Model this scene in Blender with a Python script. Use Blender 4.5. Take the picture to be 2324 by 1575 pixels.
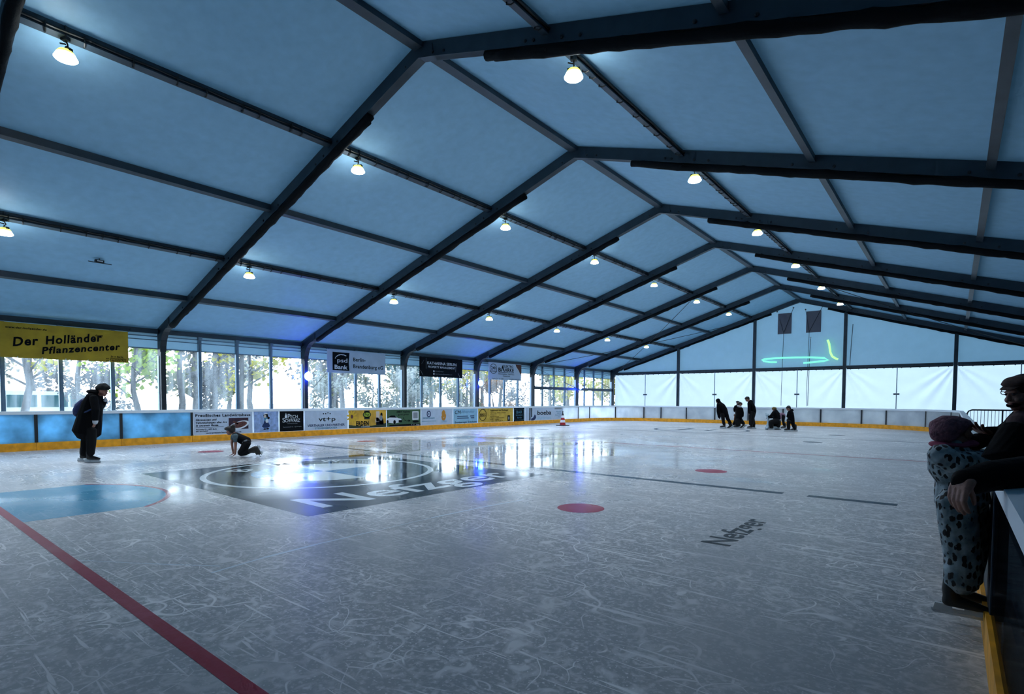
import bpy, bmesh, math, random
from mathutils import Vector, Matrix
random.seed(7)
for o in list(bpy.data.objects): bpy.data.objects.remove(o)
scene = bpy.context.scene
COL = scene.collection
# ------------------------------------------------------------------ camera, sky, exposure
cam_d = bpy.data.cameras.new('camera'); cam = bpy.data.objects.new('camera', cam_d); COL.objects.link(cam)
cam_d.sensor_fit = 'HORIZONTAL'; cam_d.sensor_width = 36.0
cam_d.lens = 1234.177/2324*36.0
cam_d.shift_y = (956.153-787.5)/2324
cam_d.clip_start = 0.05; cam_d.clip_end = 400
R3 = Vector((0.77597849, 0.63073997, 0.00494608)); U3 = Vector((-0.02885689, 0.02766623, 0.99920061)); F3 = Vector((-0.63009893, 0.77550091, -0.03966959))
m3 = Matrix((R3, U3, -F3)).transposed()
cam.matrix_world = Matrix.Translation((0, 0, 1.38)) @ m3.to_4x4()
scene.camera = cam
w = bpy.data.worlds.new('world'); scene.world = w; w.use_nodes = True
wn = w.node_tree.nodes; wl = w.node_tree.links
bg = wn['Background']
tc = wn.new('ShaderNodeTexCoord'); sp = wn.new('ShaderNodeSeparateXYZ'); cr = wn.new('ShaderNodeValToRGB')
wl.new(tc.outputs['Generated'], sp.inputs[0]); wl.new(sp.outputs['Z'], cr.inputs['Fac'])
dt = wn.new('ShaderNodeVectorMath'); dt.operation = 'DOT_PRODUCT'; dt.inputs[1].default_value = Vector((-.75, .55, .37)).normalized(); wl.new(tc.outputs['Generated'], dt.inputs[0])
mr_ = wn.new('ShaderNodeMapRange'); mr_.inputs['From Min'].default_value = -.2; mr_.inputs['From Max'].default_value = 1; mr_.inputs['To Min'].default_value = .45; mr_.inputs['To Max'].default_value = 2.3; wl.new(dt.outputs['Value'], mr_.inputs['Value'])
sc0 = wn.new('ShaderNodeVectorMath'); sc0.operation = 'SCALE'; wl.new(cr.outputs['Color'], sc0.inputs[0]); wl.new(mr_.outputs[0], sc0.inputs['Scale']); wl.new(sc0.outputs[0], bg.inputs['Color'])
cr.color_ramp.elements[0].position = 0.0; cr.color_ramp.elements[0].color = (0.80, 0.91, 1.0, 1)
cr.color_ramp.elements[1].position = 0.6; cr.color_ramp.elements[1].color = (0.58, 0.80, 1.0, 1)
SKY = 4.0
bg.inputs['Strength'].default_value = SKY
scene.view_settings.view_transform = 'Standard'; scene.view_settings.look = 'None'
scene.view_settings.exposure = 0.72; scene.view_settings.gamma = 1.0
scene.view_settings.use_curve_mapping = False
scene.cycles.use_denoising = True
scene.cycles.max_bounces = 6; scene.cycles.diffuse_bounces = 3; scene.cycles.glossy_bounces = 3
scene.cycles.use_adaptive_sampling = True; scene.cycles.adaptive_threshold = .05; scene.cycles.adaptive_min_samples = 12
scene.cycles.transmission_bounces = 4; scene.cycles.transparent_max_bounces = 8
scene.cycles.sample_clamp_indirect = 6.0
scene.cycles.caustics_reflective = False; scene.cycles.caustics_refractive = False

# ------------------------------------------------------------------ helpers
PI = math.pi
def V(*a): return Vector(a)
class MB:
    """collects boxes, bars, tubes, lofts into one mesh"""
    def __init__(s): s.bm = bmesh.new()
    def quad(s, *p):
        return s.bm.faces.new([s.bm.verts.new(q) for q in p])
    def poly(s, pts): return s.quad(*pts)
    def box(s, x0, x1, y0, y1, z0, z1):
        v = [s.bm.verts.new((x, y, z)) for x in (x0, x1) for y in (y0, y1) for z in (z0, z1)]
        for f in ((0,1,3,2),(4,6,7,5),(0,4,5,1),(2,3,7,6),(0,2,6,4),(1,5,7,3)): s.bm.faces.new([v[i] for i in f])
        return s
    def prism(s, pts, d):
        """polygon pts extruded by vector d"""
        a = [s.bm.verts.new(p) for p in pts]; b = [s.bm.verts.new(Vector(p)+Vector(d)) for p in pts]
        s.bm.faces.new(a[::-1]); s.bm.faces.new(b); n = len(a)
        for i in range(n): s.bm.faces.new((a[i], a[(i+1)%n], b[(i+1)%n], b[i]))
        return s
    def bar(s, p, q, w, h, up=(0,0,1)):
        """box bar from p to q, top edge through p-q line when h grows downward"""
        p = Vector(p); q = Vector(q); t = (q-p).normalized(); u = Vector(up); sd = t.cross(u).normalized(); u = sd.cross(t).normalized()
        pts = [p+sd*w/2, p-sd*w/2, p-sd*w/2-u*h, p+sd*w/2-u*h]
        return s.prism(pts, q-p)
    def tube(s, pts, r, seg=8, closed=False):
        pts = [Vector(p) for p in pts]; n = len(pts); rings = []
        rr = r if isinstance(r, (list, tuple)) else [r]*n
        pa = None
        for i, p in enumerate(pts):
            if closed: t = pts[(i+1)%n]-pts[i-1]
            else: t = pts[min(i+1,n-1)]-pts[max(i-1,0)]
            t = t.normalized()
            if pa is None:
                a = Vector((0,0,1)) if abs(t.z) < .9 else Vector((1,0,0)); pa = (a-t*a.dot(t)).normalized()
            else:
                pa = pa-t*pa.dot(t); pa = pa.normalized() if pa.length > 1e-6 else t.orthogonal().normalized()
            b = t.cross(pa)
            rings.append([s.bm.verts.new(p+(pa*math.cos(2*PI*k/seg)+b*math.sin(2*PI*k/seg))*rr[i]) for k in range(seg)])
        m = n if closed else n-1
        for i in range(m):
            A, B = rings[i], rings[(i+1)%n]
            for k in range(seg): s.bm.faces.new((A[k], A[(k+1)%seg], B[(k+1)%seg], B[k]))
        if not closed: s.bm.faces.new(rings[0][::-1]); s.bm.faces.new(rings[-1])
        return s
    def lathe(s, prof, c=(0,0,0), seg=16, axis='z'):
        c = Vector(c); rings = []
        for r, z in prof:
            ring = []
            for k in range(seg):
                a = 2*PI*k/seg
                d = (r*math.cos(a), r*math.sin(a), z)
                if axis == 'x': d = (z, d[0], d[1])
                ring.append(s.bm.verts.new(c+Vector(d)))
            rings.append(ring)
        for A, B in zip(rings, rings[1:]):
            for k in range(seg): s.bm.faces.new((A[k], A[(k+1)%seg], B[(k+1)%seg], B[k]))
        s.bm.faces.new(rings[0][::-1]); s.bm.faces.new(rings[-1])
        return s
    def ell(s, c, rx, ry, rz, rot=None, seg=14, rings=9):
        M = Matrix.Translation(c) @ (rot.to_4x4() if rot else Matrix.Identity(4)) @ Matrix.Diagonal((rx, ry, rz, 1))
        bmesh.ops.create_uvsphere(s.bm, u_segments=seg, v_segments=rings, radius=1.0, matrix=M)
        return s
    def loft(s, rows, seg=12):
        """rows (u, v, z, rb, ra): ring radii rb across the tangent in the u-z plane and ra along v; rounded ends"""
        P = [Vector(r[:3]) for r in rows]; n = len(P)
        rings = []
        def ring(p, t, rb, ra):
            a = Vector((0,1,0)); a = a-t*a.dot(t)
            a = a.normalized() if a.length > .2 else Vector((1,0,0))
            b = t.cross(a).normalized()
            return [s.bm.verts.new(p+a*ra*math.cos(2*PI*k/seg)+b*rb*math.sin(2*PI*k/seg)) for k in range(seg)]
        T = []
        for i in range(n):
            t = P[min(i+1,n-1)]-P[max(i-1,0)]; T.append(t.normalized() if t.length > 1e-6 else Vector((0,0,1)))
        e = .6*min(rows[0][3], rows[0][4]); rings.append(ring(P[0]-T[0]*e, T[0], rows[0][3]*.55, rows[0][4]*.55))
        for i in range(n): rings.append(ring(P[i], T[i], rows[i][3], rows[i][4]))
        e = .6*min(rows[-1][3], rows[-1][4]); rings.append(ring(P[-1]+T[-1]*e, T[-1], rows[-1][3]*.55, rows[-1][4]*.55))
        for A, B in zip(rings, rings[1:]):
            for k in range(seg): s.bm.faces.new((A[k], A[(k+1)%seg], B[(k+1)%seg], B[k]))
        s.bm.faces.new(rings[0][::-1]); s.bm.faces.new(rings[-1])
        return s
    def build(s, name, mat, parent=None, smooth=False, fix=True):
        if fix: bmesh.ops.recalc_face_normals(s.bm, faces=s.bm.faces)
        me = bpy.data.meshes.new(name); s.bm.to_mesh(me); s.bm.free()
        if smooth:
            for p in me.polygons: p.use_smooth = True
        me.materials.append(mat)
        o = bpy.data.objects.new(name, me); COL.objects.link(o)
        if parent: o.parent = parent
        return o
def tag(o, label=None, cat=None, group=None, kind=None):
    if label: o['label'] = label
    if cat: o['category'] = cat
    if group: o['group'] = group
    if kind: o['kind'] = kind
    return o
def empty(name, loc=(0,0,0), rz=0.0):
    o = bpy.data.objects.new(name, None); COL.objects.link(o); o.location = loc; o.rotation_euler = (0,0,rz); o.empty_display_size = .1
    return o
def copy_tree(o, parent=None):
    c = o.copy(); COL.objects.link(c)
    if parent: c.parent = parent; c.matrix_parent_inverse = o.matrix_parent_inverse
    for ch in list(KIDS(o)): copy_tree(ch, c)
    return c
def KIDS(o): return [x for x in bpy.data.objects if x.parent is o]
def blob(name, mb, mat, parent, vox, it=4, fac=.6):
    """fuses the collected shapes into one continuous smooth surface"""
    bmesh.ops.recalc_face_normals(mb.bm, faces=mb.bm.faces)
    me = bpy.data.meshes.new(name); mb.bm.to_mesh(me); mb.bm.free()
    o = bpy.data.objects.new(name, me); COL.objects.link(o)
    r = o.modifiers.new('r', 'REMESH'); r.mode = 'VOXEL'; r.voxel_size = vox; r.use_smooth_shade = True
    sm = o.modifiers.new('s', 'SMOOTH'); sm.iterations = it; sm.factor = fac
    dg = bpy.context.evaluated_depsgraph_get(); dg.update()
    m2 = bpy.data.meshes.new_from_object(o.evaluated_get(dg))
    o.modifiers.clear(); o.data = m2; m2.name = name
    for p in m2.polygons: p.use_smooth = True
    m2.materials.clear(); m2.materials.append(mat)
    if parent: o.parent = parent
    return o

# ------------------------------------------------------------------ materials
def mat(name, col, rough=.6, metal=0.0, spec=.5, emit=None, es=0.0, noise=0.0, nscale=8.0, bump=0.0, bscale=40.0):
    m = bpy.data.materials.new(name); m.use_nodes = True
    n = m.node_tree.nodes; l = m.node_tree.links; p = n['Principled BSDF']
    p.inputs['Base Color'].default_value = (*col, 1); p.inputs['Roughness'].default_value = rough
    p.inputs['Metallic'].default_value = metal; p.inputs['Specular IOR Level'].default_value = spec
    if emit: p.inputs['Emission Color'].default_value = (*emit, 1); p.inputs['Emission Strength'].default_value = es
    if noise or bump:
        g = n.new('ShaderNodeNewGeometry') if False else n.new('ShaderNodeTexCoord')
        if noise:
            t = n.new('ShaderNodeTexNoise'); t.inputs['Scale'].default_value = nscale; t.inputs['Detail'].default_value = 5
            l.new(g.outputs['Object'], t.inputs['Vector'])
            r = n.new('ShaderNodeValToRGB'); l.new(t.outputs['Fac'], r.inputs['Fac'])
            r.color_ramp.elements[0].position = .3; r.color_ramp.elements[1].position = .7
            r.color_ramp.elements[0].color = (*[c*(1-noise) for c in col], 1); r.color_ramp.elements[1].color = (*[min(1, c*(1+noise)) for c in col], 1)
            l.new(r.outputs['Color'], p.inputs['Base Color'])
        if bump:
            t = n.new('ShaderNodeTexNoise'); t.inputs['Scale'].default_value = bscale; t.inputs['Detail'].default_value = 4
            l.new(g.outputs['Object'], t.inputs['Vector'])
            b = n.new('ShaderNodeBump'); b.inputs['Strength'].default_value = bump; b.inputs['Distance'].default_value = .02
            l.new(t.outputs['Fac'], b.inputs['Height']); l.new(b.outputs['Normal'], p.inputs['Normal'])
    return m
def membrane(name, col, trans, tcol, rough=.7, bump=.15, bscale=3.0, var=.10):
    """woven PVC sheet: reflects from one side, lets some daylight through"""
    m = bpy.data.materials.new(name); m.use_nodes = True
    n = m.node_tree.nodes; l = m.node_tree.links; n.remove(n['Principled BSDF']); out = n['Material Output']
    d = n.new('ShaderNodeBsdfDiffuse'); t = n.new('ShaderNodeBsdfTranslucent'); x = n.new('ShaderNodeMixShader')
    gl = n.new('ShaderNodeBsdfGlossy'); gl.inputs['Roughness'].default_value = .45; x2 = n.new('ShaderNodeMixShader')
    tc = n.new('ShaderNodeTexCoord'); nz = n.new('ShaderNodeTexNoise'); nz.inputs['Scale'].default_value = bscale; nz.inputs['Detail'].default_value = 3
    l.new(tc.outputs['Object'], nz.inputs['Vector'])
    r = n.new('ShaderNodeValToRGB'); l.new(nz.outputs['Fac'], r.inputs['Fac'])
    r.color_ramp.elements[0].color = (*[c*(1-var) for c in col], 1); r.color_ramp.elements[1].color = (*[min(1, c*(1+var*.8)) for c in col], 1)
    r.color_ramp.elements[0].position = .5-.5*(.1/var)**.5; r.color_ramp.elements[1].position = .5+.5*(.1/var)**.5
    l.new(r.outputs['Color'], d.inputs['Color']); t.inputs['Color'].default_value = (*tcol, 1)
    if var > .15:
        r3 = n.new('ShaderNodeValToRGB'); l.new(nz.outputs['Fac'], r3.inputs['Fac'])
        r3.color_ramp.elements[0].color = (*[c*(1-var) for c in tcol], 1); r3.color_ramp.elements[1].color = (*[min(1, c*(1+var*.5)) for c in tcol], 1)
        r3.color_ramp.elements[0].position = .3; r3.color_ramp.elements[1].position = .7; l.new(r3.outputs['Color'], t.inputs['Color'])
    x.inputs['Fac'].default_value = trans; l.new(d.outputs[0], x.inputs[1]); l.new(t.outputs[0], x.inputs[2])
    x2.inputs['Fac'].default_value = .035; l.new(x.outputs[0], x2.inputs[1]); l.new(gl.outputs[0], x2.inputs[2]); l.new(x2.outputs[0], out.inputs['Surface'])
    return m
def film(name, haze, tint, hazecol, rough=.05, wav=0.0, refl=.03):
    """clear window film or acrylic: mostly see-through, a little milky"""
    m = bpy.data.materials.new(name); m.use_nodes = True
    n = m.node_tree.nodes; l = m.node_tree.links; n.remove(n['Principled BSDF']); out = n['Material Output']
    tr = n.new('ShaderNodeBsdfTransparent'); tr.inputs['Color'].default_value = (*tint, 1)
    tl = n.new('ShaderNodeBsdfTranslucent'); tl.inputs['Color'].default_value = (*hazecol, 1)
    gl = n.new('ShaderNodeBsdfGlossy'); gl.inputs['Roughness'].default_value = rough
    x = n.new('ShaderNodeMixShader'); x2 = n.new('ShaderNodeMixShader'); x2.inputs['Fac'].default_value = refl
    tc = n.new('ShaderNodeTexCoord'); mp = n.new('ShaderNodeMapping'); mp.inputs['Scale'].default_value = (6, 6, .5)
    nz = n.new('ShaderNodeTexNoise'); nz.inputs['Scale'].default_value = 1.0; nz.inputs['Detail'].default_value = 4
    l.new(tc.outputs['Object'], mp.inputs[0]); l.new(mp.outputs[0], nz.inputs['Vector'])
    mr = n.new('ShaderNodeMapRange'); mr.inputs['From Min'].default_value = .3; mr.inputs['From Max'].default_value = .7
    mr.inputs['To Min'].default_value = haze*(1-wav); mr.inputs['To Max'].default_value = min(1, haze*(1+wav)); l.new(nz.outputs['Fac'], mr.inputs['Value'])
    l.new(mr.outputs[0], x.inputs['Fac']); l.new(tr.outputs[0], x.inputs[1]); l.new(tl.outputs[0], x.inputs[2])
    l.new(x.outputs[0], x2.inputs[1]); l.new(gl.outputs[0], x2.inputs[2]); l.new(x2.outputs[0], out.inputs['Surface'])
    return m
def ice(name, col, snow=(.55,.68,.78), amount=1.0):
    """skated ice: painted colour under a glossy, scratched, partly wet surface; all by world position"""
    m = bpy.data.materials.new(name); m.use_nodes = True
    n = m.node_tree.nodes; l = m.node_tree.links; p = n['Principled BSDF']
    g = n.new('ShaderNodeNewGeometry')
    def noise(scale, sx=1, sy=1, rot=0, det=4, dist=0):
        mp = n.new('ShaderNodeMapping'); mp.inputs['Scale'].default_value = (sx, sy, 1); mp.inputs['Rotation'].default_value = (0, 0, rot)
        l.new(g.outputs['Position'], mp.inputs[0])
        t = n.new('ShaderNodeTexNoise'); t.inputs['Scale'].default_value = scale; t.inputs['Detail'].default_value = det; t.inputs['Distortion'].default_value = dist
        l.new(mp.outputs[0], t.inputs['Vector']); return t.outputs['Fac']
    def rng(v, a, b, c=0.0, d=1.0):
        r = n.new('ShaderNodeMapRange'); r.inputs['From Min'].default_value = a; r.inputs['From Max'].default_value = b
        r.inputs['To Min'].default_value = c; r.inputs['To Max'].default_value = d; l.new(v, r.inputs['Value']); return r.outputs[0]
    def math_(op, a, b):
        x = n.new('ShaderNodeMath'); x.operation = op; x.use_clamp = True
        for i, q in enumerate((a, b)):
            if isinstance(q, (int, float)): x.inputs[i].default_value = q
            else: l.new(q, x.inputs[i])
        return x.outputs[0]
    # long scratches in several directions
    sc = None
    for sx, sy, rot, lo in ((.9, 16, .35, .66), (.9, 20, -.75, .665), (1.1, 24, 1.25, .665)):
        s = rng(noise(1.0, sx, sy, rot, 2, 1.1), lo, lo+.03)
        sc = s if sc is None else math_('MAXIMUM', sc, s)
    nd = n.new('ShaderNodeTexNoise'); nd.inputs['Scale'].default_value = 1.1; nd.inputs['Detail'].default_value = 2; l.new(g.outputs['Position'], nd.inputs['Vector'])
    sv = n.new('ShaderNodeVectorMath'); sv.operation = 'SCALE'; sv.inputs['Scale'].default_value = 1.5; l.new(nd.outputs['Color'], sv.inputs[0])
    for vs_, th in ((.9, .010), (2.4, .016)):
        av = n.new('ShaderNodeVectorMath'); av.operation = 'ADD'; l.new(g.outputs['Position'], av.inputs[0]); l.new(sv.outputs[0], av.inputs[1])
        vo = n.new('ShaderNodeTexVoronoi'); vo.feature = 'DISTANCE_TO_EDGE'; vo.inputs['Scale'].default_value = vs_; l.new(av.outputs[0], vo.inputs['Vector'])
        sc = math_('MAXIMUM', sc, math_('MULTIPLY', rng(vo.outputs['Distance'], th*.4, th, 1.0, 0.0), rng(noise(1.3*vs_, 1, 1, vs_, 2), .47, .56)))
    frost = math_('MAXIMUM', rng(noise(26, 1, 1, 0, 4), .50, .70, 0, .6), rng(noise(6, 1, 1, .5, 6, 1.6), .50, .68, 0, .6))
    flakes = rng(noise(55, 1, 1, 0, 0), .70, .78, 0, .7)
    big = rng(noise(.55, 1, 1, .4, 2), .35, .68, .25, 1.0)
    a = math_('MULTIPLY', math_('MAXIMUM', math_('MAXIMUM', math_('MULTIPLY', sc, .8), frost), flakes), math_('MULTIPLY', big, amount))
    mx = n.new('ShaderNodeMixRGB'); l.new(a, mx.inputs['Fac']); mx.inputs[1].default_value = (*col, 1); mx.inputs[2].default_value = (*snow, 1)
    l.new(mx.outputs[0], p.inputs['Base Color'])
    # melted, mirror-like patch around the middle of the left half; 1 = dry and dull
    vm = n.new('ShaderNodeMapping'); vm.inputs['Location'].default_value = (10.3/7.5, -10.5/9.0, 0); vm.inputs['Scale'].default_value = (1/7.5, 1/9.0, 0); l.new(g.outputs['Position'], vm.inputs[0])
    ln = n.new('ShaderNodeVectorMath'); ln.operation = 'LENGTH'; l.new(vm.outputs[0], ln.inputs[0])
    wn_ = math_('ADD', math_('MULTIPLY', noise(.55, 1, 1, 1.1, 3, .4), .9), -.22)
    dry = rng(math_('ADD', math_('MULTIPLY', ln.outputs['Value'], .55), wn_), .38, .86)
    rg = math_('ADD', math_('MULTIPLY', dry, .34), math_('ADD', math_('MULTIPLY', a, .10), .035))
    l.new(rg, p.inputs['Roughness'])
    p.inputs['IOR'].default_value = 1.33; l.new(rng(dry, 0, 1, .36, .16), p.inputs['Specular IOR Level'])
    b = n.new('ShaderNodeBump'); b.inputs['Strength'].default_value = .2; b.inputs['Distance'].default_value = .004
    hn = math_('ADD', math_('MULTIPLY', noise(2.2, 1, 1, 0, 1), .8), 0.0)
    l.new(hn, b.inputs['Height']); l.new(b.outputs['Normal'], p.inputs['Normal'])
    return m
M = {}
M['steel'] = mat('backlit_grey_metal', (.032,.056,.080), .5, .0, .5, noise=.18, nscale=3)  # grey metal coloured dark; its backlit shade is part of the colour
M['steel_dark'] = mat('dark_steel', (.011,.018,.026), .5)
M['alu'] = mat('aluminium', (.17,.26,.34), .42, .3, noise=.12, nscale=5)
M['channel'] = mat('aluminium_channel_sheen', (.50,.60,.72), .4)  # lighter than the other aluminium; reflected light is put into the colour
M['black'] = mat('black_fabric', (.006,.008,.010), .85, spec=.2, bump=.5, bscale=14)
M['cable'] = mat('black_cable', (.006,.007,.008), .5)
M['roof'] = membrane('roof_membrane', (.27,.46,.62), .012, (.22,.50,.72), bump=.1, bscale=5.0, var=.14)
M['gable'] = membrane('gable_membrane', (.36,.52,.64), .10, (.25,.45,.60), bump=.12, bscale=2.0)
M['tarp'] = membrane('light_tarpaulin', (.74,.80,.86), .42, (.36,.41,.46), bump=.25, bscale=2.5)
M['wall'] = membrane('wall_membrane', (.32,.46,.58), .16, (.22,.40,.55))
M['wall_dark'] = mat('closed_wall_membrane', (.10,.12,.15), .8)  # unseen right and back walls, made dark so light falls off nearby
M['film'] = film('window_film', .05, (.93,.96,1), (.80,.86,.92), wav=.95, refl=.02)
M['poly'] = membrane('milky_board_panel', (.76,.83,.89), .80, (.95,.97,1.0), bump=.05, bscale=1.6, var=.2)
M['poly_blue'] = membrane('milky_blue_board_panel', (.20,.42,.60), .70, (.30,.56,.72), bump=.05, bscale=2.2, var=.45)
M['clear'] = film('scratched_acrylic', .10, (.46,.47,.49), (.26,.27,.29), rough=.12, wav=.8, refl=.10)
M['cap'] = mat('board_cap_rail', (.68,.78,.86), .45)
M['yellow'] = mat('yellow_kick_plate', (.80,.36,.012), .5, noise=.22, nscale=7)
M['kickbase'] = mat('grey_board_base', (.20,.19,.19), .6, noise=.3, nscale=6)
M['post'] = mat('dark_board_post', (.012,.018,.024), .5)
M['rink'] = ice('ice_surface', (.33,.365,.40), (.92,.94,.96), 1.3)
M['ice_red'] = ice('ice_red_paint', (.27,.004,.035), (.50,.12,.22), .35)
M['ice_blue'] = ice('ice_blue_paint', (.012,.035,.06), (.2,.32,.4), .25)
M['ice_crease'] = ice('ice_light_blue_paint', (.05,.27,.45), (.3,.52,.66), .7)
M['ice_dark'] = ice('ice_black_paint', (.008,.020,.030), (.10,.17,.23), .16)
M['ice_white'] = ice('ice_white_paint', (.55,.66,.74), (.70,.80,.88), .8)
M['ice_sky'] = ice('ice_sky_blue_paint', (.03,.17,.36), (.2,.4,.55), .5)
M['lens'] = mat('lamp_lens', (1,1,1), .5, emit=(.86,.95,1.0), es=30)
M['shade'] = mat('lamp_shade_glow', (.75,.72,.30), .4, emit=(.8,.85,.10), es=1.6)  # housing itself glows yellow-green, standing for the glare above the lamp
M['bluelens'] = mat('blue_lamp_lens', (.2,.4,1), .4, emit=(.012,.05,1.0), es=80)
M['bluecore'] = mat('blue_lamp_core', (.6,.9,1), .4, emit=(.35,.8,1.0), es=12)
M['tube_mint'] = mat('mint_light_tube', (.2,.8,.6), .4, emit=(.22,.85,.62), es=.6)
M['tube_green'] = mat('green_light_tube', (.3,.9,.2), .4, emit=(.35,1.0,.25), es=1.0)
M['vent'] = mat('grey_vent_flap', (.15,.155,.19), .8)
# ------------------------------------------------------------------ dimensions (metres)
Y0, BAY, XR, W2 = 6.508, 5.0, -7.419, 12.734
ZR, ZE, DEP = 7.605, 3.616, .27
SL = (ZR-ZE)/W2
XW = XR-W2                       # left eave line
XE = XR+W2                       # right eave line
YG = Y0+30.0                     # gable frame
PT = [0.0, 2.739, 5.263, 7.783, 10.273, W2]
XB, XRB, HB = -18.482, .19, 1.02 # rink boards
RL, RR, YF = 3.5, 5.5, 33.9
def zm(t): return ZR-SL*abs(t)
ORD = ['first','second','third','fourth','fifth','sixth','seventh','eighth','ninth','tenth']
FR = range(-1, 7)                # frames; 6 is the gable

# ------------------------------------------------------------------ setting: ground, ice, roof, walls
g = MB(); g.quad((-160,-90,-.14), (90,-90,-.14), (90,160,-.14), (-160,160,-.14))
tag(g.build('ground', mat('leafy_ground', (.20,.18,.14), .9, noise=.4, nscale=.6)), kind='structure')
fl = MB(); fl.box(XW-.2, XE+.3, -9, YG+.4, -.13, -.06)
tag(fl.build('floor_1', mat('grey_deck', (.12,.13,.14), .7, noise=.2, nscale=2)), kind='structure')
icem = MB(); icem.box(XB-.3, XRB+.3, -4.0, YF+.3, -.055, 0.0)
floor = tag(icem.build('floor', M['rink']), kind='structure')
def arc(c, r, a0, a1, n): return [(c[0]+r*math.cos(a0+(a1-a0)*i/n), c[1]+r*math.sin(a0+(a1-a0)*i/n)) for i in range(n+1)]
def mark(name, polys, m, z):
    mb = MB()
    for pl in polys: mb.poly([(x, y, z) for x, y in pl])
    return mb.build(name, m, floor)
def rect(x0, x1, y0, y1): return [(x0,y0),(x1,y0),(x1,y1),(x0,y1)]
def ringp(c, r0, r1, n=56):
    a = arc(c, r0, 0, 2*PI, n); b = arc(c, r1, 0, 2*PI, n)
    return [[a[i], a[i+1], b[i+1], b[i]] for i in range(n)]
Z1, Z2, Z3 = .0008, .0014, .0020
mark('red_goal_line', [rect(XB, XRB-.02, 1.13, 1.22)], M['ice_red'], Z2)
mark('red_centre_line', [rect(XB, XRB-.02, 15.67, 15.77)], M['ice_red'], Z1)
mark('blue_line', [rect(XB, -1.95, 8.75, 8.93), rect(-1.62, -.55, 8.75, 8.93)], M['ice_blue'], Z1)
mark('blue_line', [rect(XB, XRB-.02, 22.85, 23.0)], M['ice_blue'], Z1)
a = arc((-9.3,1.18), 1.8, .72, PI-.72, 28)
mark('goal_crease', [[(-9.3-1.36,1.22)]+a[::-1]+[(-9.3+1.36,1.22)]], M['ice_crease'], Z1)
o_ = arc((-9.3,1.18), 1.86, .72, PI-.72, 28)
mark('crease_outline', [[a[i], a[i+1], o_[i+1], o_[i]] for i in range(28)], M['ice_red'], Z1)
for c in ((-3.67,5.92),(-3.67,10.72),(-14.9,5.98),(-14.9,10.78),(-3.67,20.6),(-14.9,20.6),(-3.67,25.5),(-14.9,25.5)):
    mark('faceoff_spot', [arc(c, .30, 0, 2*PI, 28)[:-1]], M['ice_red'] if c[1] < 15 else M['ice_blue'], Z1)
mark('logo_square', [rect(-11.45, -5.83, 3.40, 8.15)], M['ice_dark'], Z1)
LC = (-9.3, 5.76)
mark('logo_ring', ringp(LC, 1.96, 2.06), M['ice_white'], Z2)
def quarter(a0): return [LC]+arc(LC, 1.26, a0, a0+PI/2, 12)
mark('logo_white_quarters', [quarter(PI/2), quarter(-PI/2)], M['ice_white'], Z2)
mark('logo_blue_quarters', [quarter(0), quarter(PI)], M['ice_sky'], Z2)
mark('far_logo_ring', ringp((-9.3,25.65), 2.0, 2.16), M['ice_blue'], Z1)
mark('far_logo_strokes', [rect(-10.2,-9.9,24.6,26.6), rect(-8.9,-8.7,24.9,26.4), rect(-9.9,-8.9,25.5,25.7)], M['ice_blue'], Z1)

def scrape(name, pts, w0):
    ps = []
    for i in range(len(pts)-1):
        p, q = Vector((*pts[i],0)), Vector((*pts[i+1],0)); s = (q-p).normalized().cross(Vector((0,0,1))); w_ = w0*(.5+.5*math.sin(i*1.7))+w0*.4
        ps.append([(p-s*w_)[:2], (p+s*w_)[:2], (q+s*w_)[:2], (q-s*w_)[:2]])
    mark(name, ps, M['ice_white'], Z1)
scrape('long_scrape', [(-4.52,1.8),(-4.61,2.27),(-4.655,2.8),(-4.67,3.48),(-4.69,4.3),(-4.66,5.2),(-4.58,5.9)], .016)
scrape('long_scrape', [(-5.83,1.17),(-5.2,1.55),(-4.65,1.92)], .006)

def text_mesh(items, name, m, parent, org, right, up, lift=.003):
    """lines of writing as one flat mesh. items: (text, x, y, height, width, shear, thicken) in metres on the surface"""
    right = Vector(right).normalized(); up = Vector(up).normalized(); nrm = right.cross(up); bm = bmesh.new()
    for it in items:
        s, x, y, h = it[:4]; wd = it[4] if len(it) > 4 else None; sh = it[5] if len(it) > 5 else 0; off = it[6] if len(it) > 6 else 0; ang = it[7] if len(it) > 7 else 0
        cu = bpy.data.curves.new('t', 'FONT'); cu.body = s; cu.size = 1; cu.shear = sh; cu.offset = off; cu.resolution_u = 3; cu.space_character = 1.14 if off >= .03 else 1.0
        ob = bpy.data.objects.new('t', cu); COL.objects.link(ob)
        dg = bpy.context.evaluated_depsgraph_get(); me = bpy.data.meshes.new_from_object(ob.evaluated_get(dg))
        xs = [v.co.x for v in me.vertices]; ys = [v.co.y for v in me.vertices]
        if xs:
            k = h/.70; x0 = min(xs); ww = (max(xs)-x0)*k; kx = k*(wd/ww if wd else 1)
            ca, sa = math.cos(ang), math.sin(ang)
            for v in me.vertices:
                lx = (v.co.x-x0)*kx; ly = v.co.y*k; lx, ly = lx*ca-ly*sa, lx*sa+ly*ca
                v.co = Vector(org)+right*(x+lx)+up*(y+ly)+nrm*lift
            bm.from_mesh(me)
        bpy.data.objects.remove(ob); bpy.data.curves.remove(cu); bpy.data.meshes.remove(me)
    me = bpy.data.meshes.new(name); bm.to_mesh(me); bm.free(); me.materials.append(m)
    o = bpy.data.objects.new(name, me); COL.objects.link(o); o.parent = parent
    return o
text_mesh([('Nefzger', 0, 0, .80, 3.95, 0, .015)], 'logo_lettering', M['ice_white'], floor, (-6.18, 3.80, Z1), (0,1,0), (-1,0,0), .0006)
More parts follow.
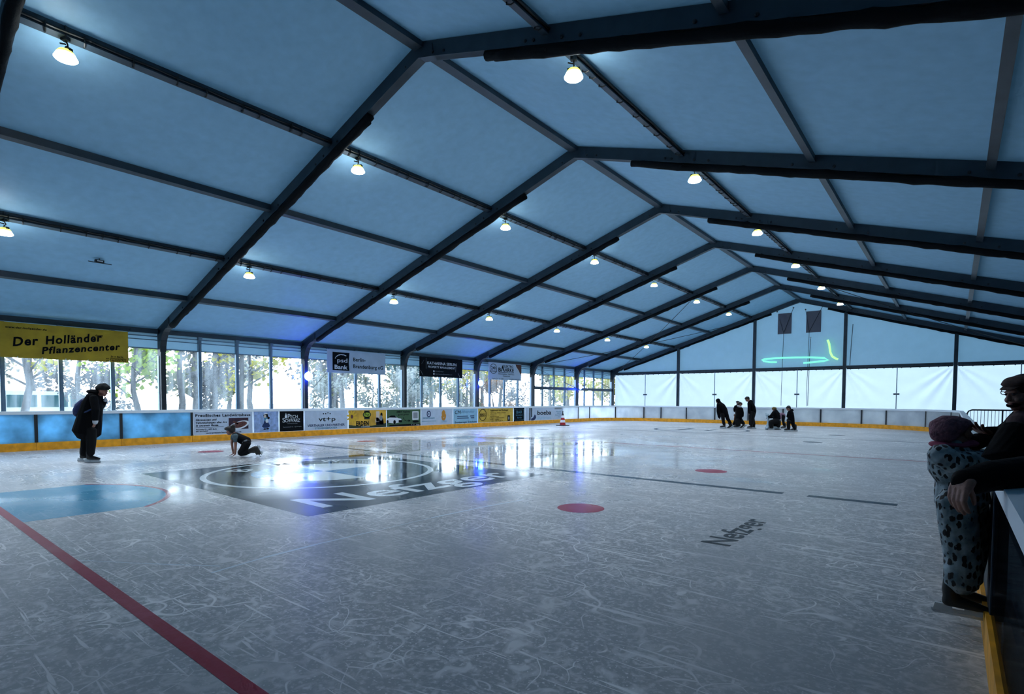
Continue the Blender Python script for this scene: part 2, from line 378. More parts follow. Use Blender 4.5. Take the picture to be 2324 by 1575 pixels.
text_mesh([('B', 1.00, 1.0, .42, .36, 0, .02, .7), ('M', 1.78, 1.47, .42, .46, 0, .02, 0), ('W', 2.75, 1.42, .42, .5, 0, .02, -.6)], 'logo_ring_lettering', M['ice_white'], floor, (-9.3, 3.76, Z1), (0,1,0), (-1,0,0), .0006)
text_mesh([('Nefzger', 0, 0, .27, 1.42, 0, .02)], 'ice_lettering', M['ice_dark'], floor, (-1.62, 5.26, Z1), (0,1,0), (-1,0,0), .0006)

rf = MB()
YB = -8.0
for sg in (-1, 1):
    pr = [(XR, ZR+.015), (XR+sg*(W2+.25), zm(W2+.25)+.015)]
    (x0, za), (x1, zb) = pr
    rf.quad((x0,YB,za),(x1,YB,zb),(x1,YG+.3,zb),(x0,YG+.3,za))
for f_ in rf.bm.faces:
    f_.normal_update()
    if f_.normal.z > 0: f_.normal_flip()
tag(rf.build('ceiling', M['roof'], fix=False), kind='structure')
wl_ = MB()
for y0_, y1_, z0_, z1_ in ((Y0-BAY,YG+.2,2.97,ZE), (Y0-BAY,YG+.2,-.1,.55), (YB,Y0-BAY,-.1,ZE)): wl_.quad((XW-.06,y0_,z0_),(XW-.06,y1_,z0_),(XW-.06,y1_,z1_),(XW-.06,y0_,z1_))  # last stretch lies out of view, windowless to keep the near end dim
tag(wl_.build('wall_left', M['wall']), kind='structure')
wr = MB(); wr.box(XE+.06, XE+.10, YB, YG+.2, -.1, ZE)
tag(wr.build('wall_right', M['wall_dark']), kind='structure')
wb = MB(); wb.prism([(XW-.1,YB-.04,-.1),(XE+.1,YB-.04,-.1),(XE+.1,YB-.04,ZE),(XR,YB-.04,ZR),(XW-.1,YB-.04,ZE)], (0,.03,0))
tag(wb.build('wall_back', M['wall_dark']), kind='structure')
# far gable cloth: gently creased sheet above the gable beam
gm = MB(); nx, nz = 100, 16; vs = {}
for i in range(nx+1):
    x = XW-.05+(2*W2+.1)*i/nx; top = zm(x-XR)+.01
    for j in range(nz+1):
        z = 3.28+(top-3.28)*j/nz
        dy = .012*math.sin(x*9+.6*math.sin(z*2))*math.exp(-abs(x+7.4)/2.2)+.01*math.sin(x*2.1+z)
        vs[i,j] = gm.bm.verts.new((x, YG+.18+dy, z))
for i in range(nx):
    for j in range(nz): gm.bm.faces.new((vs[i,j], vs[i+1,j], vs[i+1,j+1], vs[i,j+1]))
tag(gm.build('wall_far', M['gable'], smooth=True), kind='structure')

# ------------------------------------------------------------------ portal frames
def rafter_bar(mb, sg, t0, t1, ya, yb, zoff, dep):
    x0, x1 = XR+sg*t0, XR+sg*t1; z0, z1 = zm(t0)-zoff, zm(t1)-zoff
    mb.prism([(x0,ya,z0),(x1,ya,z1),(x1,ya,z1-dep),(x0,ya,z0-dep)], (0, yb-ya, 0))
fe = empty('portal_frame', (0,0,0))
FW = .14
BOLT = None
for sg in (-1, 1):
    r_ = MB(); rafter_bar(r_, sg, 0, W2-.02, 0, FW, 0, DEP); rafter_bar(r_, sg, .02, W2-.05, -.012, FW+.012, DEP-.035, .035)
    r_.build('rafter', M['steel'], fe)
    cx = XR+sg*W2
    c_ = MB(); c_.box(cx, cx-sg*.28, 0, FW, -.06, ZE-.02); c_.build('column', M['steel_dark'], fe)
    cs = MB(); cs.box(cx-sg*.0, cx-sg*.13, -.02, -.001, -.06, 2.75); cs.build('column_side_channel', M['channel'], fe)
    k_ = MB(); pts = [(cx-sg*.28,ZE-.02), (cx-sg*.28,ZE-.75)]
    for i in range(7):
        a = PI/2*i/6; pts.append((cx-sg*(.28+.62*(1-math.cos(a))), ZE-.75+.62*math.sin(a)+.10*math.sin(a)))
    pts += [(cx-sg*1.05, zm(W2-1.05)-DEP+.02), (cx-sg*1.05, zm(W2-1.05)-.05)]
    k_.prism([(x, -.02, z) for x, z in pts], (0, FW+.04, 0)); k_.build('knee_gusset', M['steel_dark'], fe)
    for t in (.35,.62,2.35,2.5,3.0,3.3,4.9,5.6,7.5,8.1,9.9,10.6):
        if sg < 0 and t < 2.4 and t > .5: continue
        x = XR+sg*t; z = zm(t)-DEP+.075
        if BOLT is None:
            b_ = MB(); b_.lathe([(.026,0),(.026,-.012),(.014,-.02)], (0,0,0), 8); b_.bm.verts.ensure_lookup_table()
            for v in b_.bm.verts: q = v.co.copy(); v.co = Vector((q.x, q.z-.001, q.y))
            BOLT = b_.build('bolt', M['post'], fe)
            bo = BOLT
        else: bo = BOLT.copy(); COL.objects.link(bo); bo.parent = fe
        bo.location = (x, 0, z)
pl_ = MB(); pl_.prism([(XR-.34,-.012,zm(.34)-.05),(XR,-.012,ZR-.03),(XR+.34,-.012,zm(.34)-.05),(XR+.34,-.012,zm(.34)-DEP),(XR,-.012,ZR-DEP-.01),(XR-.34,-.012,zm(.34)-DEP)], (0,FW+.024,0))
pl_.build('ridge_plate', M['steel'], fe)
def roll(sg, t0, seed):
    rnd = random.Random(seed); mb = MB(); pts = []; rr = []
    n = 46; t1 = W2-1.1
    for i in range(n+1):
        t = t0+(t1-t0)*i/n; w_ = .030*math.sin(t*3.1+seed)+.016*rnd.uniform(-1,1)
        pts.append((XR+sg*t, FW/2+.01*rnd.uniform(-1,1), zm(t)-DEP-.055+w_*.5)); rr.append(.078+.014*rnd.uniform(-1,1)+w_*.25)
    mb.tube(pts, rr, 10)
    return mb
for k in FR:
    if k == -1: f = fe
    else: f = copy_tree(fe)
    f.location = (0, Y0+BAY*k, 0)
    if k < 6:
        for sg, t0 in ((-1, 1.55), (1, 1.62)):
            ro = roll(sg, t0+.1*math.sin(k*2.3+sg), k*3+sg+5).build('fabric_roll', M['black'], f, smooth=True)
    n_ = 6-k
    tag(f, ('grey aluminium tent frame carrying the far gable wall' if k == 6 else
        'nearest grey tent frame, cut off at the top left picture corner' if k == -1 else
        f'grey tent frame with a dark fabric roll, number {n_} counted from the far gable frame'), 'tent frame', 'tent frames')

# ------------------------------------------------------------------ purlins, with lamp cables on some
def purlin(i, sg, L, y):
    t = PT[i]; e = empty('roof_purlin', (0, y, 0))
    mb = MB()
    if i == 0:
        mb.prism([(XR-.10,0,zm(.10)),(XR,0,ZR),(XR+.10,0,zm(.10)),(XR+.10,0,zm(.10)-.10),(XR-.10,0,zm(.10)-.10)], (0,L,0))
    elif i == 5:
        x = XR+sg*(W2-.01); mb.box(x, x-sg*.09, 0, L, ZE-.16, ZE-.01)
    else:
        ta, tb = (t-.02, t+.07) if sg < 0 else (t-.07, t+.02)
        x0, x1 = XR+sg*ta, XR+sg*tb
        mb.prism([(x0,0,zm(ta)),(x1,0,zm(tb)),(x1,0,zm(tb)-.12),(x0,0,zm(ta)-.12)], (0,L,0))
        x0, x1 = XR+sg*(ta-.015), XR+sg*(tb+.015)
        mb.prism([(x0,0,zm(ta)-.12),(x1,0,zm(tb)-.12),(x1,0,zm(tb)-.14),(x0,0,zm(ta)-.14)], (0,L,0))
    mb.build('rail', M['steel'], e)
    if i in (1, 3) and not (i == 3 and sg > 0):
        c = MB(); xc = XR+sg*(t-.045 if sg < 0 else t+.045)
        c.tube([(xc, L*j/12, zm(t)-.075-.012*(j % 2)) for j in range(13)], .020, 6)
        c.tube([(XR+sg*(t-.03), -.0, zm(t)-.15), (XR+sg*(t-.02), -.16, zm(t)-.36), (XR+sg*(t+.02), -.13, zm(t)-.30)], .010, 6)
        c.build('lamp_cable', M['cable'], e)
        rnd = random.Random(int(y*10)+i+sg)
        yy = .3
        while yy < L-.1:
            d = MB(); x0, x1 = XR+sg*(t-.06), XR+sg*(t+.09); z0 = zm(t)+.0
            d.tube([(x0,yy,z0-.05),(x0,yy,z0-.15),(x0+(x1-x0)*.4,yy+.01,z0-.175),(x0+(x1-x0)*.75,yy+.015,z0-.165)], .012, 5)
            d.build('cable_tie', M['cable'], e)
            yy += rnd.choice((.22,.3,.45,.62))
    return e
for k in range(-1, 6):
    for i in range(6):
        for sg in ((-1,) if i == 0 else (-1, 1)):
            if sg > 0 and (i == 5 or (i == 4 and k < 5) or (i == 3 and k < 0)): continue
            e = purlin(i, sg, BAY-FW-.002, Y0+BAY*k+FW+.001)
            bay = ORD[5-k]; sd = 'left' if sg < 0 else 'right'
            nm = (f'grey ridge beam along the tent top, {bay} bay from the far gable' if i == 0 else
                  f'grey eave beam above the window wall, {bay} bay from the far gable' if i == 5 else
                  f'grey {ORD[i-1]} purlin below the ridge, {sd} slope, {bay} bay from the far gable')
            tag(e, nm, 'roof beam', 'roof purlins between the tent frames')

# ------------------------------------------------------------------ hanging lamps
def make_lamp():
    e = empty('hanging_lamp')
    c = MB(); c.box(-.05,.05,-.035,.035,-.03,.16); c.build('clamp', M['steel_dark'], e)
    h = MB(); h.tube([(0,0,-.03),(0,.03,-.06),(0,.035,-.09),(0,.0,-.12),(0,0,-.15)], .011, 6); h.tube([(-.09,0,-.055),(0,0,-.08)], .012, 6); h.build('hook', M['cable'], e)
    b = MB(); b.box(-.09,.09,-.03,.03,-.165,-.15); b.box(-.095,-.085,-.03,.03,-.27,-.15); b.box(.085,.095,-.03,.03,-.27,-.15); b.build('bracket', M['cable'], e)
    s = MB(); s.lathe([(.05,-.165),(.085,-.175),(.108,-.205),(.118,-.225),(.085,-.228)], seg=18); s.build('housing', M['shade'], e, smooth=True)
    l_ = MB(); l_.lathe([(.085,-.205),(.12,-.235),(.145,-.285),(.13,-.30),(.06,-.31),(.01,-.312)], seg=18); l_.build('lens', M['lens'], e, smooth=True)
    ld = bpy.data.lights.new('lamp_beam', 'SPOT'); ld.energy = 300; ld.color = (.90,.95,1.0); ld.spot_size = 2.5; ld.spot_blend = .9; ld.shadow_soft_size = .12
    lo = bpy.data.objects.new('lamp_beam', ld); COL.objects.link(lo); lo.parent = e; lo.location = (0,0,-.33)
    return e
lamp0 = make_lamp(); first = True
for row, i, sg, ks in (('upper left', 1, -1, range(-1, 6)), ('lower left', 3, -1, range(-1, 6)), ('right', 1, 1, range(0, 6))):
    for k in ks:
        e = lamp0 if first else copy_tree(lamp0); first = False
        t = PT[i]; e.location = (XR+sg*(t+.02), Y0+BAY*k+.68, zm(t)-.155); e.rotation_euler = (0, 0, .5)
        tag(e, f'glowing white lamp of the {row} lamp row, {ORD[5-k]} counted from the far gable', 'lamp', 'hanging lamps under the purlins')

# ------------------------------------------------------------------ left window wall
XG = XW+.02
for n, k in enumerate(range(-1, 6)):
    ya, yb = Y0+BAY*k+FW, Y0+BAY*(k+1)
    we = tag(empty('window_%d' % (n+1), (XG, ya, 0)), kind='structure')
    L = yb-ya
    p = MB(); p.box(-.012,-.006,0,L,.5,2.97); p.build('pane', M['film'], we)
    for s in (1.25-FW, 2.5-FW, 3.75-FW):
        p = MB(); p.box(-.03,.07,s-.05,s+.05,.5,3.46); p.box(.07,.082,s-.022,s+.022,.5,3.40); p.box(.0,.12,s-.06,s+.06,3.36,3.46)
        p.build('mullion', M['alu'], we)
    for z0, z1 in ((2.955,2.99),(3.235,3.265),(3.35,3.385)):
        p = MB(); p.box(-.0,.045,0,L,z0,z1); p.build('header_rail', M['alu'], we)
    p = MB(); p.box(-.02,.08,0,L,.86,.95); p.build('sill_rail', M['alu'], we)
for k in (4, 5):
    ya, yb = Y0+BAY*k+FW, Y0+BAY*(k+1)
    e = empty('wall_brace', (XW+.16, ya, 0)); p = MB(); p.box(-.04,.04,0,yb-ya,2.03,2.21); p.build('brace_rail', M['steel'], e)
    for p0, p1 in (((0,.05,2.2),(0,yb-ya-.05,3.4)), ((0,yb-ya-.05,2.2),(0,.05,3.4))):
        a = Vector(p0); b = Vector(p1); q = a+(b-a)*.3
        c = MB(); c.tube([p0, p1], .009, 5); c.tube([a+(b-a)*.02, q], .022, 6); c.build('brace_cable', M['cable'], e)
    tag(e, 'horizontal grey wall brace with crossed cables across the %s window bay' % ('last' if k == 5 else 'second last'), 'wall brace', 'wall braces at the far windows')
def cable(name, a, b, label, r=.014):
    c = MB(); a = Vector(a); b = Vector(b); n = 10
    c.tube([a+(b-a)*i/n-Vector((0,0,.10*math.sin(PI*i/n))) for i in range(n+1)], r, 6)
    tag(c.build(name, M['cable']), label, 'cable', 'roof bracing cables')
cable('bracing_cable', (-19.1, 26.7, 3.53), (XR-2.75, 36.4, 6.45), 'thin dark roof bracing cable rising to the right on the left slope')
cable('bracing_cable', (-19.3, 36.3, 3.60), (XR-2.75, 26.7, 6.45), 'thin dark roof bracing cable slanting steeply beside the far left corner')
cable('bracing_cable', (XR+2.8, 26.7, 6.42), (XE-2.0, 36.3, 3.85), 'thin dark roof bracing cable on the right slope near the far gable')
# blue spotlights on three columns
def make_spot():
    e = empty('blue_spotlight')
    b = MB(); b.box(-.02,.04,-.05,.05,-.09,.09); b.build('bracket', M['cable'], e)
    h = MB(); h.lathe([(.05,0),(.085,.02),(.09,.09)], (.02,0,0), 14, 'x'); h.build('housing', M['cable'], e, smooth=True)
    l_ = MB(); l_.lathe([(.125,.09),(.12,.13),(.06,.155)], (.0,0,0), 14, 'x'); l_.build('lens', M['bluelens'], e, smooth=True)
    g_ = MB(); g_.lathe([(.055,.152),(.05,.168),(.02,.172)], (.0,0,0), 14, 'x'); g_.build('bright_core', M['bluecore'], e, smooth=True)
    ld = bpy.data.lights.new('blue_glow', 'POINT'); ld.color = (.03,.08,1.0); ld.energy = 9; ld.shadow_soft_size = .04
    lo = bpy.data.objects.new('blue_glow', ld); COL.objects.link(lo); lo.parent = e; lo.location = (.02,-.15,-.14)
    return e
sp0 = make_spot()
for j, k in enumerate((1, 3, 5)):
    e = sp0 if j == 0 else copy_tree(sp0); e.location = (XW+.33, Y0+BAY*k+.05, 2.26); e.scale = (1.35,1.35,1.35)
    tag(e, ['small glowing blue spotlight on the column left of the white bank banner', 'small glowing blue spotlight on the column right of the black banner', 'small glowing blue spotlight on the column nearest the far left corner'][j], 'spotlight', 'blue spotlights on the columns')
# small sensor bracket hung under the roof at the left
e = empty('roof_sensor', (-16.42, 4.08, 4.73)); p = MB(); p.box(-.05,.05,-.09,.09,-.03,.03); p.build('sensor_box', M['cable'], e)
p = MB(); p.box(.05,.056,-.06,.06,-.012,.012); p.build('sensor_window', mat('white_plastic', (.7,.75,.8)), e)
p = MB(); p.tube([(0,-.22,-.035),(0,.25,-.035)], .010, 6); p.tube([(0,0,.03),(0,0,.09)], .01, 6); p.build('sensor_rod', M['steel_dark'], e)
tag(e, 'tiny dark box on a thin rod hanging below the left roof panel', 'sensor')

# ------------------------------------------------------------------ far gable: posts, beam, curtains, vents, light tubes
GX = [XW+.28, -14.9, -9.93, -4.98, 0.0, XE-.28]
for j in range(1, 5):
    p = MB(); x = GX[j]; p.box(x-.085,x+.085,YG+.0,YG+.14,-.06,zm(x-XR)-.28); p.box(x-.022,x+.022,YG-.012,YG,-.06,zm(x-XR)-.30)
    tag(p.build('gable_post', M['steel']), f'grey post of the far gable wall, {ORD[j-1]} of four from the left', 'post', 'posts of the far gable')
for j in range(5):
    p = MB(); x0, x1 = GX[j]+.09, GX[j+1]-.09; p.box(x0,x1,YG+.02,YG+.12,3.30,3.44); p.box(x0,x1,YG+.0,YG+.02,3.40,3.44)
    tag(p.build('gable_beam', M['steel']), f'horizontal grey beam over the far curtains, {ORD[j]} of five from the left', 'beam', 'beams of the far gable')
for j in range(5):
    x0, x1 = GX[j]+.02, GX[j+1]-.02; e = empty('tarpaulin_curtain', ((x0+x1)/2, YG+.22, 0)); wd = x1-x0
    mb = MB(); nx, nz = 90, 40; vs = {}; rnd = random.Random(j+3)
    fan = [(rnd.uniform(.25,1.1), rnd.uniform(.012,.03), rnd.uniform(0,6)) for _ in range(3)]
    for a in range(nx+1):
        for b in range(nz+1):
            x = -wd/2+wd*a/nx; z = -.05+3.40*b/nz
            d = 0
            # swags fanning from both upper corners towards the middle seam
            for cx, s in ((-wd/2, 1), (wd/2, -1)):
                dx = (x-cx)*s+.05; dz = 3.35-z+.05; an = math.atan2(dz, dx); rr = math.hypot(dx, dz)
                fall = max(0, 1-rr/3.4)*min(1, rr/.5)
                d += (.085 if j in (0,3,4) or s > 0 else .04)*fall*math.sin(an*(15+j)+fan[0][2])*math.exp(-((an-.95)/.35)**2)
            d += .006*math.sin(x*5+fan[1][2]+z*1.3)+.004*math.sin(z*7+x*2)
            vs[a,b] = mb.bm.verts.new((x, d, z))
    for a in range(nx):
        for b in range(nz): mb.bm.faces.new((vs[a,b], vs[a+1,b], vs[a+1,b+1], vs[a,b+1]))
    mb.build('sheet', M['tarp'], e, smooth=True)
    sx = .0
    p = MB(); p.box(sx-.02,sx+.02,-.075,-.06,0,3.30); p.build('seam_strip', M['alu'], e)
    p = MB(); p.box(sx-.14,sx-.03,-.095,-.06,1.75,1.84); p.box(sx+.03,sx+.14,-.095,-.06,1.75,1.84); p.box(sx-.05,sx+.05,-.085,-.06,1.77,1.82); p.build('latch', M['steel'], e)
    p = MB(); p.box(-wd/2+.08,wd/2-.08,-.065,-.045,3.24,3.30)
    for q in range(12): p.box(-wd/2+.25+q*.4,-wd/2+.29+q*.4,-.075,-.045,3.21,3.25)
    p.build('hanging_edge', M['steel_dark'], e)
    tag(e, f'light grey tarpaulin curtain closing the far wall, {ORD[j]} of five from the left', 'curtain', 'curtains of the far wall')
for j, (xa, xb, za, zb) in enumerate(((-8.60,-7.83,5.50,6.76), (-7.03,-6.24,5.48,6.75))):
    e = empty('vent_flap', ((xa+xb)/2, YG+.10, (za+zb)/2)); hw, hh = (xb-xa)/2, (zb-za)/2
    p = MB(); p.box(-hw,hw,-.01,.012,-hh,hh); p.build('flap', M['vent'], e)
    c = MB()
    bx = -.04 if j == 0 else -.22
    c.tube([(bx,-.03,-hh+.06),(hw+.09,-.03,hh+.28)], .014, 5); c.tube([(-hw-.05,-.03,hh+.12),(bx,-.03,-hh+.06)] if j else [(-hw+.1,-.03,hh-.35),(bx,-.03,-hh+.06)], .010, 5)
    c.tube([(bx,-.03,-hh+.06),(bx-.02,-.03,-hh-1.2),(bx-.05,-.03,-hh-3.3),(bx-.05,-.03,-hh-4.4)], .013, 5)
    c.build('pull_cord', M['steel_dark'], e)
    p = MB()
    for qx, qz in ((-hw-.05, hh+.13), (hw+.09, hh+.28)): p.ell((qx,-.03,qz), .045,.03,.04)
    p.build('cord_pulley', M['cable'], e)
    tag(e, 'grey square vent flap high on the far gable, %s one of the pair' % ('left' if j == 0 else 'right'), 'vent', 'vent flaps on the gable')
c = MB(); c.tube([(-6.78,YG+.06,5.15),(-6.80,YG+.05,3.5),(-6.83,YG+.04,1.1)], .016, 6)
o = tag(c.build('hanging_rope', M['steel_dark']), 'dark rope hanging down the far gable below the right vent flap', 'rope')
p = MB(); p.ell((-6.78,YG+.06,5.17), .05,.05,.05); p.build('rope_knob', mat('white_knob', (.8,.85,.9)), o)
c = MB(); c.tube([(-4.62,YG+.05,5.8),(-4.68,YG+.05,4.6),(-4.72,YG+.05,3.46)], .016, 6)
tag(c.build('hanging_rope', M['steel_dark']), 'dark rope running down beside the third gable post', 'rope')
ring = [(-8.59,3.78),(-9.0,3.80),(-9.35,3.87),(-9.46,3.94),(-9.3,4.0),(-8.7,4.03),(-7.55,4.02),(-6.7,3.99),(-6.0,3.92),(-5.77,3.80),(-6.05,3.74),(-6.6,3.70),(-7.10,3.67)]
c = MB(); c.tube([(x, YG-.02, z) for x, z in ring], .055, 8); tag(c.build('light_tube', M['tube_mint'], smooth=True), 'flat oval loop of glowing mint light tube on the far gable', 'light tube')
sq = [(-5.86,4.97),(-5.78,4.75),(-5.74,4.5),(-5.70,4.22),(-5.60,4.0),(-5.45,3.88),(-5.31,3.82)]
c = MB(); c.tube([(x, YG-.02, z) for x, z in sq], .055, 8); tag(c.build('light_tube', M['tube_green'], smooth=True), 'bent glowing green light tube beside the oval loop on the gable', 'light tube')
# ------------------------------------------------------------------ rink boards
def bpath(s):
    """point and inward normal on the inner face; s runs up the left side, round the far end and back down the right"""
    y1 = YF-RL
    if s < y1: return V(XB, s), V(1, 0)
    s -= y1; L = RL*PI/2
    if s < L:
        a = s/RL; return V(XB+RL-RL*math.cos(a), y1+RL*math.sin(a)), V(math.cos(a), -math.sin(a))
    s -= L; L = (XRB-RR)-(XB+RL)
    if s < L: return V(XB+RL+s, YF), V(0, -1)
    s -= L; L = RR*PI/2
    if s < L:
        a = s/RR; return V(XRB-RR+RR*math.sin(a), YF-RR+RR*math.cos(a)), V(-math.sin(a), -math.cos(a))
    return V(XRB, YF-RR-(s-L)), V(-1, 0)
def strip(mb, s0, s1, d0, d1, z0, z1):
    """slab following the path between depths d0 and d1 (positive towards the ice)"""
    straight = (s1 < YF-RL) or s0 > (YF-RL+RL*PI/2+(XRB-RR)-(XB+RL)+RR*PI/2)
    n = 1 if straight else 6; R = []
    for i in range(n+1):
        p, nn = bpath(s0+(s1-s0)*i/n)
        R.append([mb.bm.verts.new((p.x+nn.x*d, p.y+nn.y*d, z)) for d, z in ((d0,z0),(d1,z0),(d1,z1),(d0,z1))])
    for a, b in zip(R, R[1:]):
        for k in range(4): mb.bm.faces.new((a[k], a[(k+1)%4], b[(k+1)%4], b[k]))
    mb.bm.faces.new(R[0]); mb.bm.faces.new(R[-1][::-1])
def board(s0, s1, panel, label, post=True, base=None, thin=.05, capw=.11):
    p0, n0 = bpath(s0); e = empty('rink_board', (0,0,0)); g_ = .004
    mb = MB(); strip(mb, s0+g_, s1-g_, -thin, 0, .20, .94); mb.build('panel', panel, e)
    mb = MB(); strip(mb, s0+g_, s1-g_, -thin, .022, .0, .205); mb.build('kick_plate', M['yellow'], e)
    mb = MB(); strip(mb, s0+g_*.2, s1-g_*.2, -capw, .02, .935, 1.02); mb.build('cap_rail', M['cap'], e)
    if post:
        mb = MB(); strip(mb, s0-.035, s0+.035, -.09, .012, .206, .934); mb.build('post', M['post'], e)
    return tag(e, label, 'rink board', 'boards around the rink')
LS = [1.275, 3.15, 5.01, 6.87, 8.79, 10.65, 12.52, 14.385, 16.28, 18.20, 20.03, 21.95, 23.83, 25.75, 27.68, 29.40]
desc = ['milky blue board at the left picture edge with a dark smear', 'milky blue board behind the standing person with the backpack', 'plain milky blue board left of the restaurant advert', 'board carrying the restaurant advert with the roast dish', 'board carrying the girl picture and the black drop advert',
        'board carrying the white vt+p advert', 'board carrying the yellow flower advert', 'board carrying the green car advert', 'board carrying the wreath emblem advert', 'board carrying the pale blue lined advert',
        'board carrying the left half of the yellow oval advert', 'board carrying the right end of the yellow oval advert', 'board carrying the left half of the boeba advert', 'board carrying the right half of the boeba advert', 'plain white board behind the traffic cone']
for i in range(15): board(LS[i], LS[i+1], M['poly_blue'] if i < 3 else M['poly'], desc[i], post=(i in (0,1,2,3)))
FS = [29.40, 30.75, 32.9, 34.8, 35.95, 37.65, 39.45, 41.4, 43.3, 45.2, 47.15, 48.35, 50.5, 52.45]
for i in range(13):
    board(FS[i], FS[i+1], M['poly'], f'plain whitish rink board of the far end, {["first","second","third","fourth","fifth","sixth","seventh","eighth","ninth","tenth","eleventh","twelfth","thirteenth"][i]} board right of the traffic cone')
sR = (YF-RL)+RL*PI/2+((XRB-RR)-(XB+RL))+RR*PI/2          # start of the straight right side, y = YF-RR
sy = lambda y: sR+(YF-RR)-y
board(52.45, sy(28.4), M['poly'], 'whitish rink board at the far right corner of the rink', post=True)
ys = [28.4-(28.4-4.90)*i/12 for i in range(13)]
for i in range(12):
    lab = 'clear board on the right side beside the child in spotted snowsuit' if i == 11 else f'clear board of the right side, {["next one","second","third","fourth","fifth","sixth","seventh","eighth","ninth","tenth","eleventh"][10-i]} beyond the child'
    b = board(sy(ys[i]), sy(ys[i+1]), M['clear'] if i > 8 else M['poly'], lab, post=(i < 9), thin=.014)
e = empty('rink_gate', (0,0,0)); mb = MB(); strip(mb, sy(4.88), sy(4.02), -.06, 0.0, .16, .94); mb.build('dark_opening_sheet', M['post'], e)  # dark sheet stands for the blackness seen through the gate opening
mb = MB(); strip(mb, sy(4.88), sy(4.02), -.05, .022, .0, .155); mb.build('kick_plate', M['yellow'], e); mb = MB(); strip(mb, sy(4.89), sy(4.01), -.09, .012, .945, 1.02); mb.build('cap_rail', M['cap'], e)
mb = MB(); strip(mb, sy(4.895), sy(4.86), -.07, .006, .16, 1.0); mb.build('light_edge', M['cap'], e)
tag(e, 'dark sheet in the gate of the right boards between the child and the near board', 'gate')
for ya, yb, lab in ((4.0, 2.0, 'clear scratched board at the right picture edge under the black sleeve'), (2.0, 0.0, 'clear board of the right side nearest the camera'), (0.0, -2.0, 'clear right board behind the camera position')):
    b = board(sy(ya), sy(yb), M['clear'], lab, post=False, capw=.055, thin=.014)
    mb = MB(); strip(mb, sy(ya)+.01, sy(yb)-.01, -.085, -.055, .0, .30); mb.build('grey_base', M['kickbase'], b)
    mb = MB(); strip(mb, sy(ya)+.004, sy(ya)+.05, -.06, .006, .21, .93); mb.build('end_profile', M['steel'], b)
# ------------------------------------------------------------------ adverts on the boards and banners under the eave
INK = mat('black_ink', (.005,.007,.010), .7, spec=.08); WHITE = mat('white_print', (.62,.70,.78), .6); PALE = mat('pale_print_sheet', (.42,.53,.68), .55, noise=.06, nscale=6)
LBLUE = mat('light_blue_print_sheet', (.24,.47,.66), .55, noise=.08, nscale=4); GOLD = mat('gold_print_sheet', (.48,.33,.035), .55, noise=.2, nscale=5)
NAVY = mat('navy_ink', (.02,.04,.12), .6, spec=.2); TEALINK = mat('teal_ink', (.05,.22,.34), .6); GREEN = mat('green_print_sheet', (.035,.10,.045), .55); YEL = mat('yellow_print', (.62,.40,.02), .6)
ORANGE = mat('orange_print', (.50,.22,.02), .6); BROWN = mat('roast_brown_print', (.10,.035,.03), .6, noise=.6, nscale=30); PLUM = mat('dark_plum_print', (.03,.012,.03), .6, noise=.6, nscale=25); SKIN_P = mat('cream_print', (.55,.50,.45), .6)
GREYP = mat('grey_print', (.20,.24,.28), .6)
class Ad:
    """flat sheet facing the ice (+x): u runs along +y, v up; layers stand a few millimetres proud"""
    def __init__(s, name, x, y, z, wd, ht, m, label, cat, group, th=.006, outline=None):
        s.e = tag(empty(name, (x, y, z)), label, cat, group); s.o = (x, y, z); s.n = 1; s.x = 0
        mb = MB(); mb.box(-.0, th, 0, wd, 0, ht); mb.build('sheet', m, s.e); s.t = th
    def shape(s, name, polys, m, lift=.003):
        mb = MB(); s.n += 1; d = s.t+lift
        for pl in polys: mb.poly([(d, u, v) for u, v in pl])
        o = mb.build(name, m, s.e); return o
    def text(s, items, m, lift=.005, name='lettering'):
        return text_mesh(items, name, m, s.e, (s.t, 0, 0), (0,1,0), (0,0,1), lift)
def el(c, a, b, n=24, rot=0):
    return [(c[0]+a*math.cos(2*PI*i/n)*math.cos(rot)-b*math.sin(2*PI*i/n)*math.sin(rot), c[1]+a*math.cos(2*PI*i/n)*math.sin(rot)+b*math.sin(2*PI*i/n)*math.cos(rot)) for i in range(n)]
def ering(c, a, b, wd, n=28): 
    o = el(c, a, b, n); i_ = el(c, a-wd, b-wd, n); return [[o[k], o[(k+1)%n], i_[(k+1)%n], i_[k]] for k in range(n)]
XA = XB+.001; ZA, HA = .215, .715; GB = 'adverts on the left boards'
def ad(y0, y1, m, label, z=ZA, h=HA): return Ad('board_advert', XA, y0+.012, z, y1-y0-.024, h, m, label, 'advert', GB)
a = ad(6.91, 8.77, PALE, 'white restaurant advert with blackletter title and a roast dish'); w_ = 1.836
a.text([('Preußisches Landwirtshaus', .05, .575, .085, 1.72, 0, .03)], INK)
a.text([('Gänseessen und', .06, .45, .06, .62, .15, .03), ('Veranstaltungen aller Art', .06, .36, .06, .94, .15, .03), ('in unserem Hause.', .06, .27, .06, .69, .15, .03), ('www.preussisches-landwirtshaus.de', .36, .035, .045, 1.1, .15, .02), ('Flatowallee 23 - 14055 Berlin', .06, .155, .04, .62, .15, .02), ('030 / 30 30 60 07', .06, .095, .04, .36, .15, .02)], INK, .0055, 'small_lettering')
a.shape('rule', [rect(.06, .90, .235, .243)], INK)
a.shape('dish_photo', [rect(1.06, 1.70, .145, .52)], PLUM); a.shape('plate', [el((1.40,.27), .34, .13, 24, .28)], WHITE, .004); a.shape('roast', [el((1.42,.29), .24, .095, 18, .25), el((1.28,.36), .10, .035, 12, -.4)], BROWN, .005)
a = ad(8.80, 9.69, mat('blue_mottled_print_sheet', (.25,.38,.66), .55, noise=.25, nscale=9), 'pale blue advert with a small drawn girl in wide skirt'); 
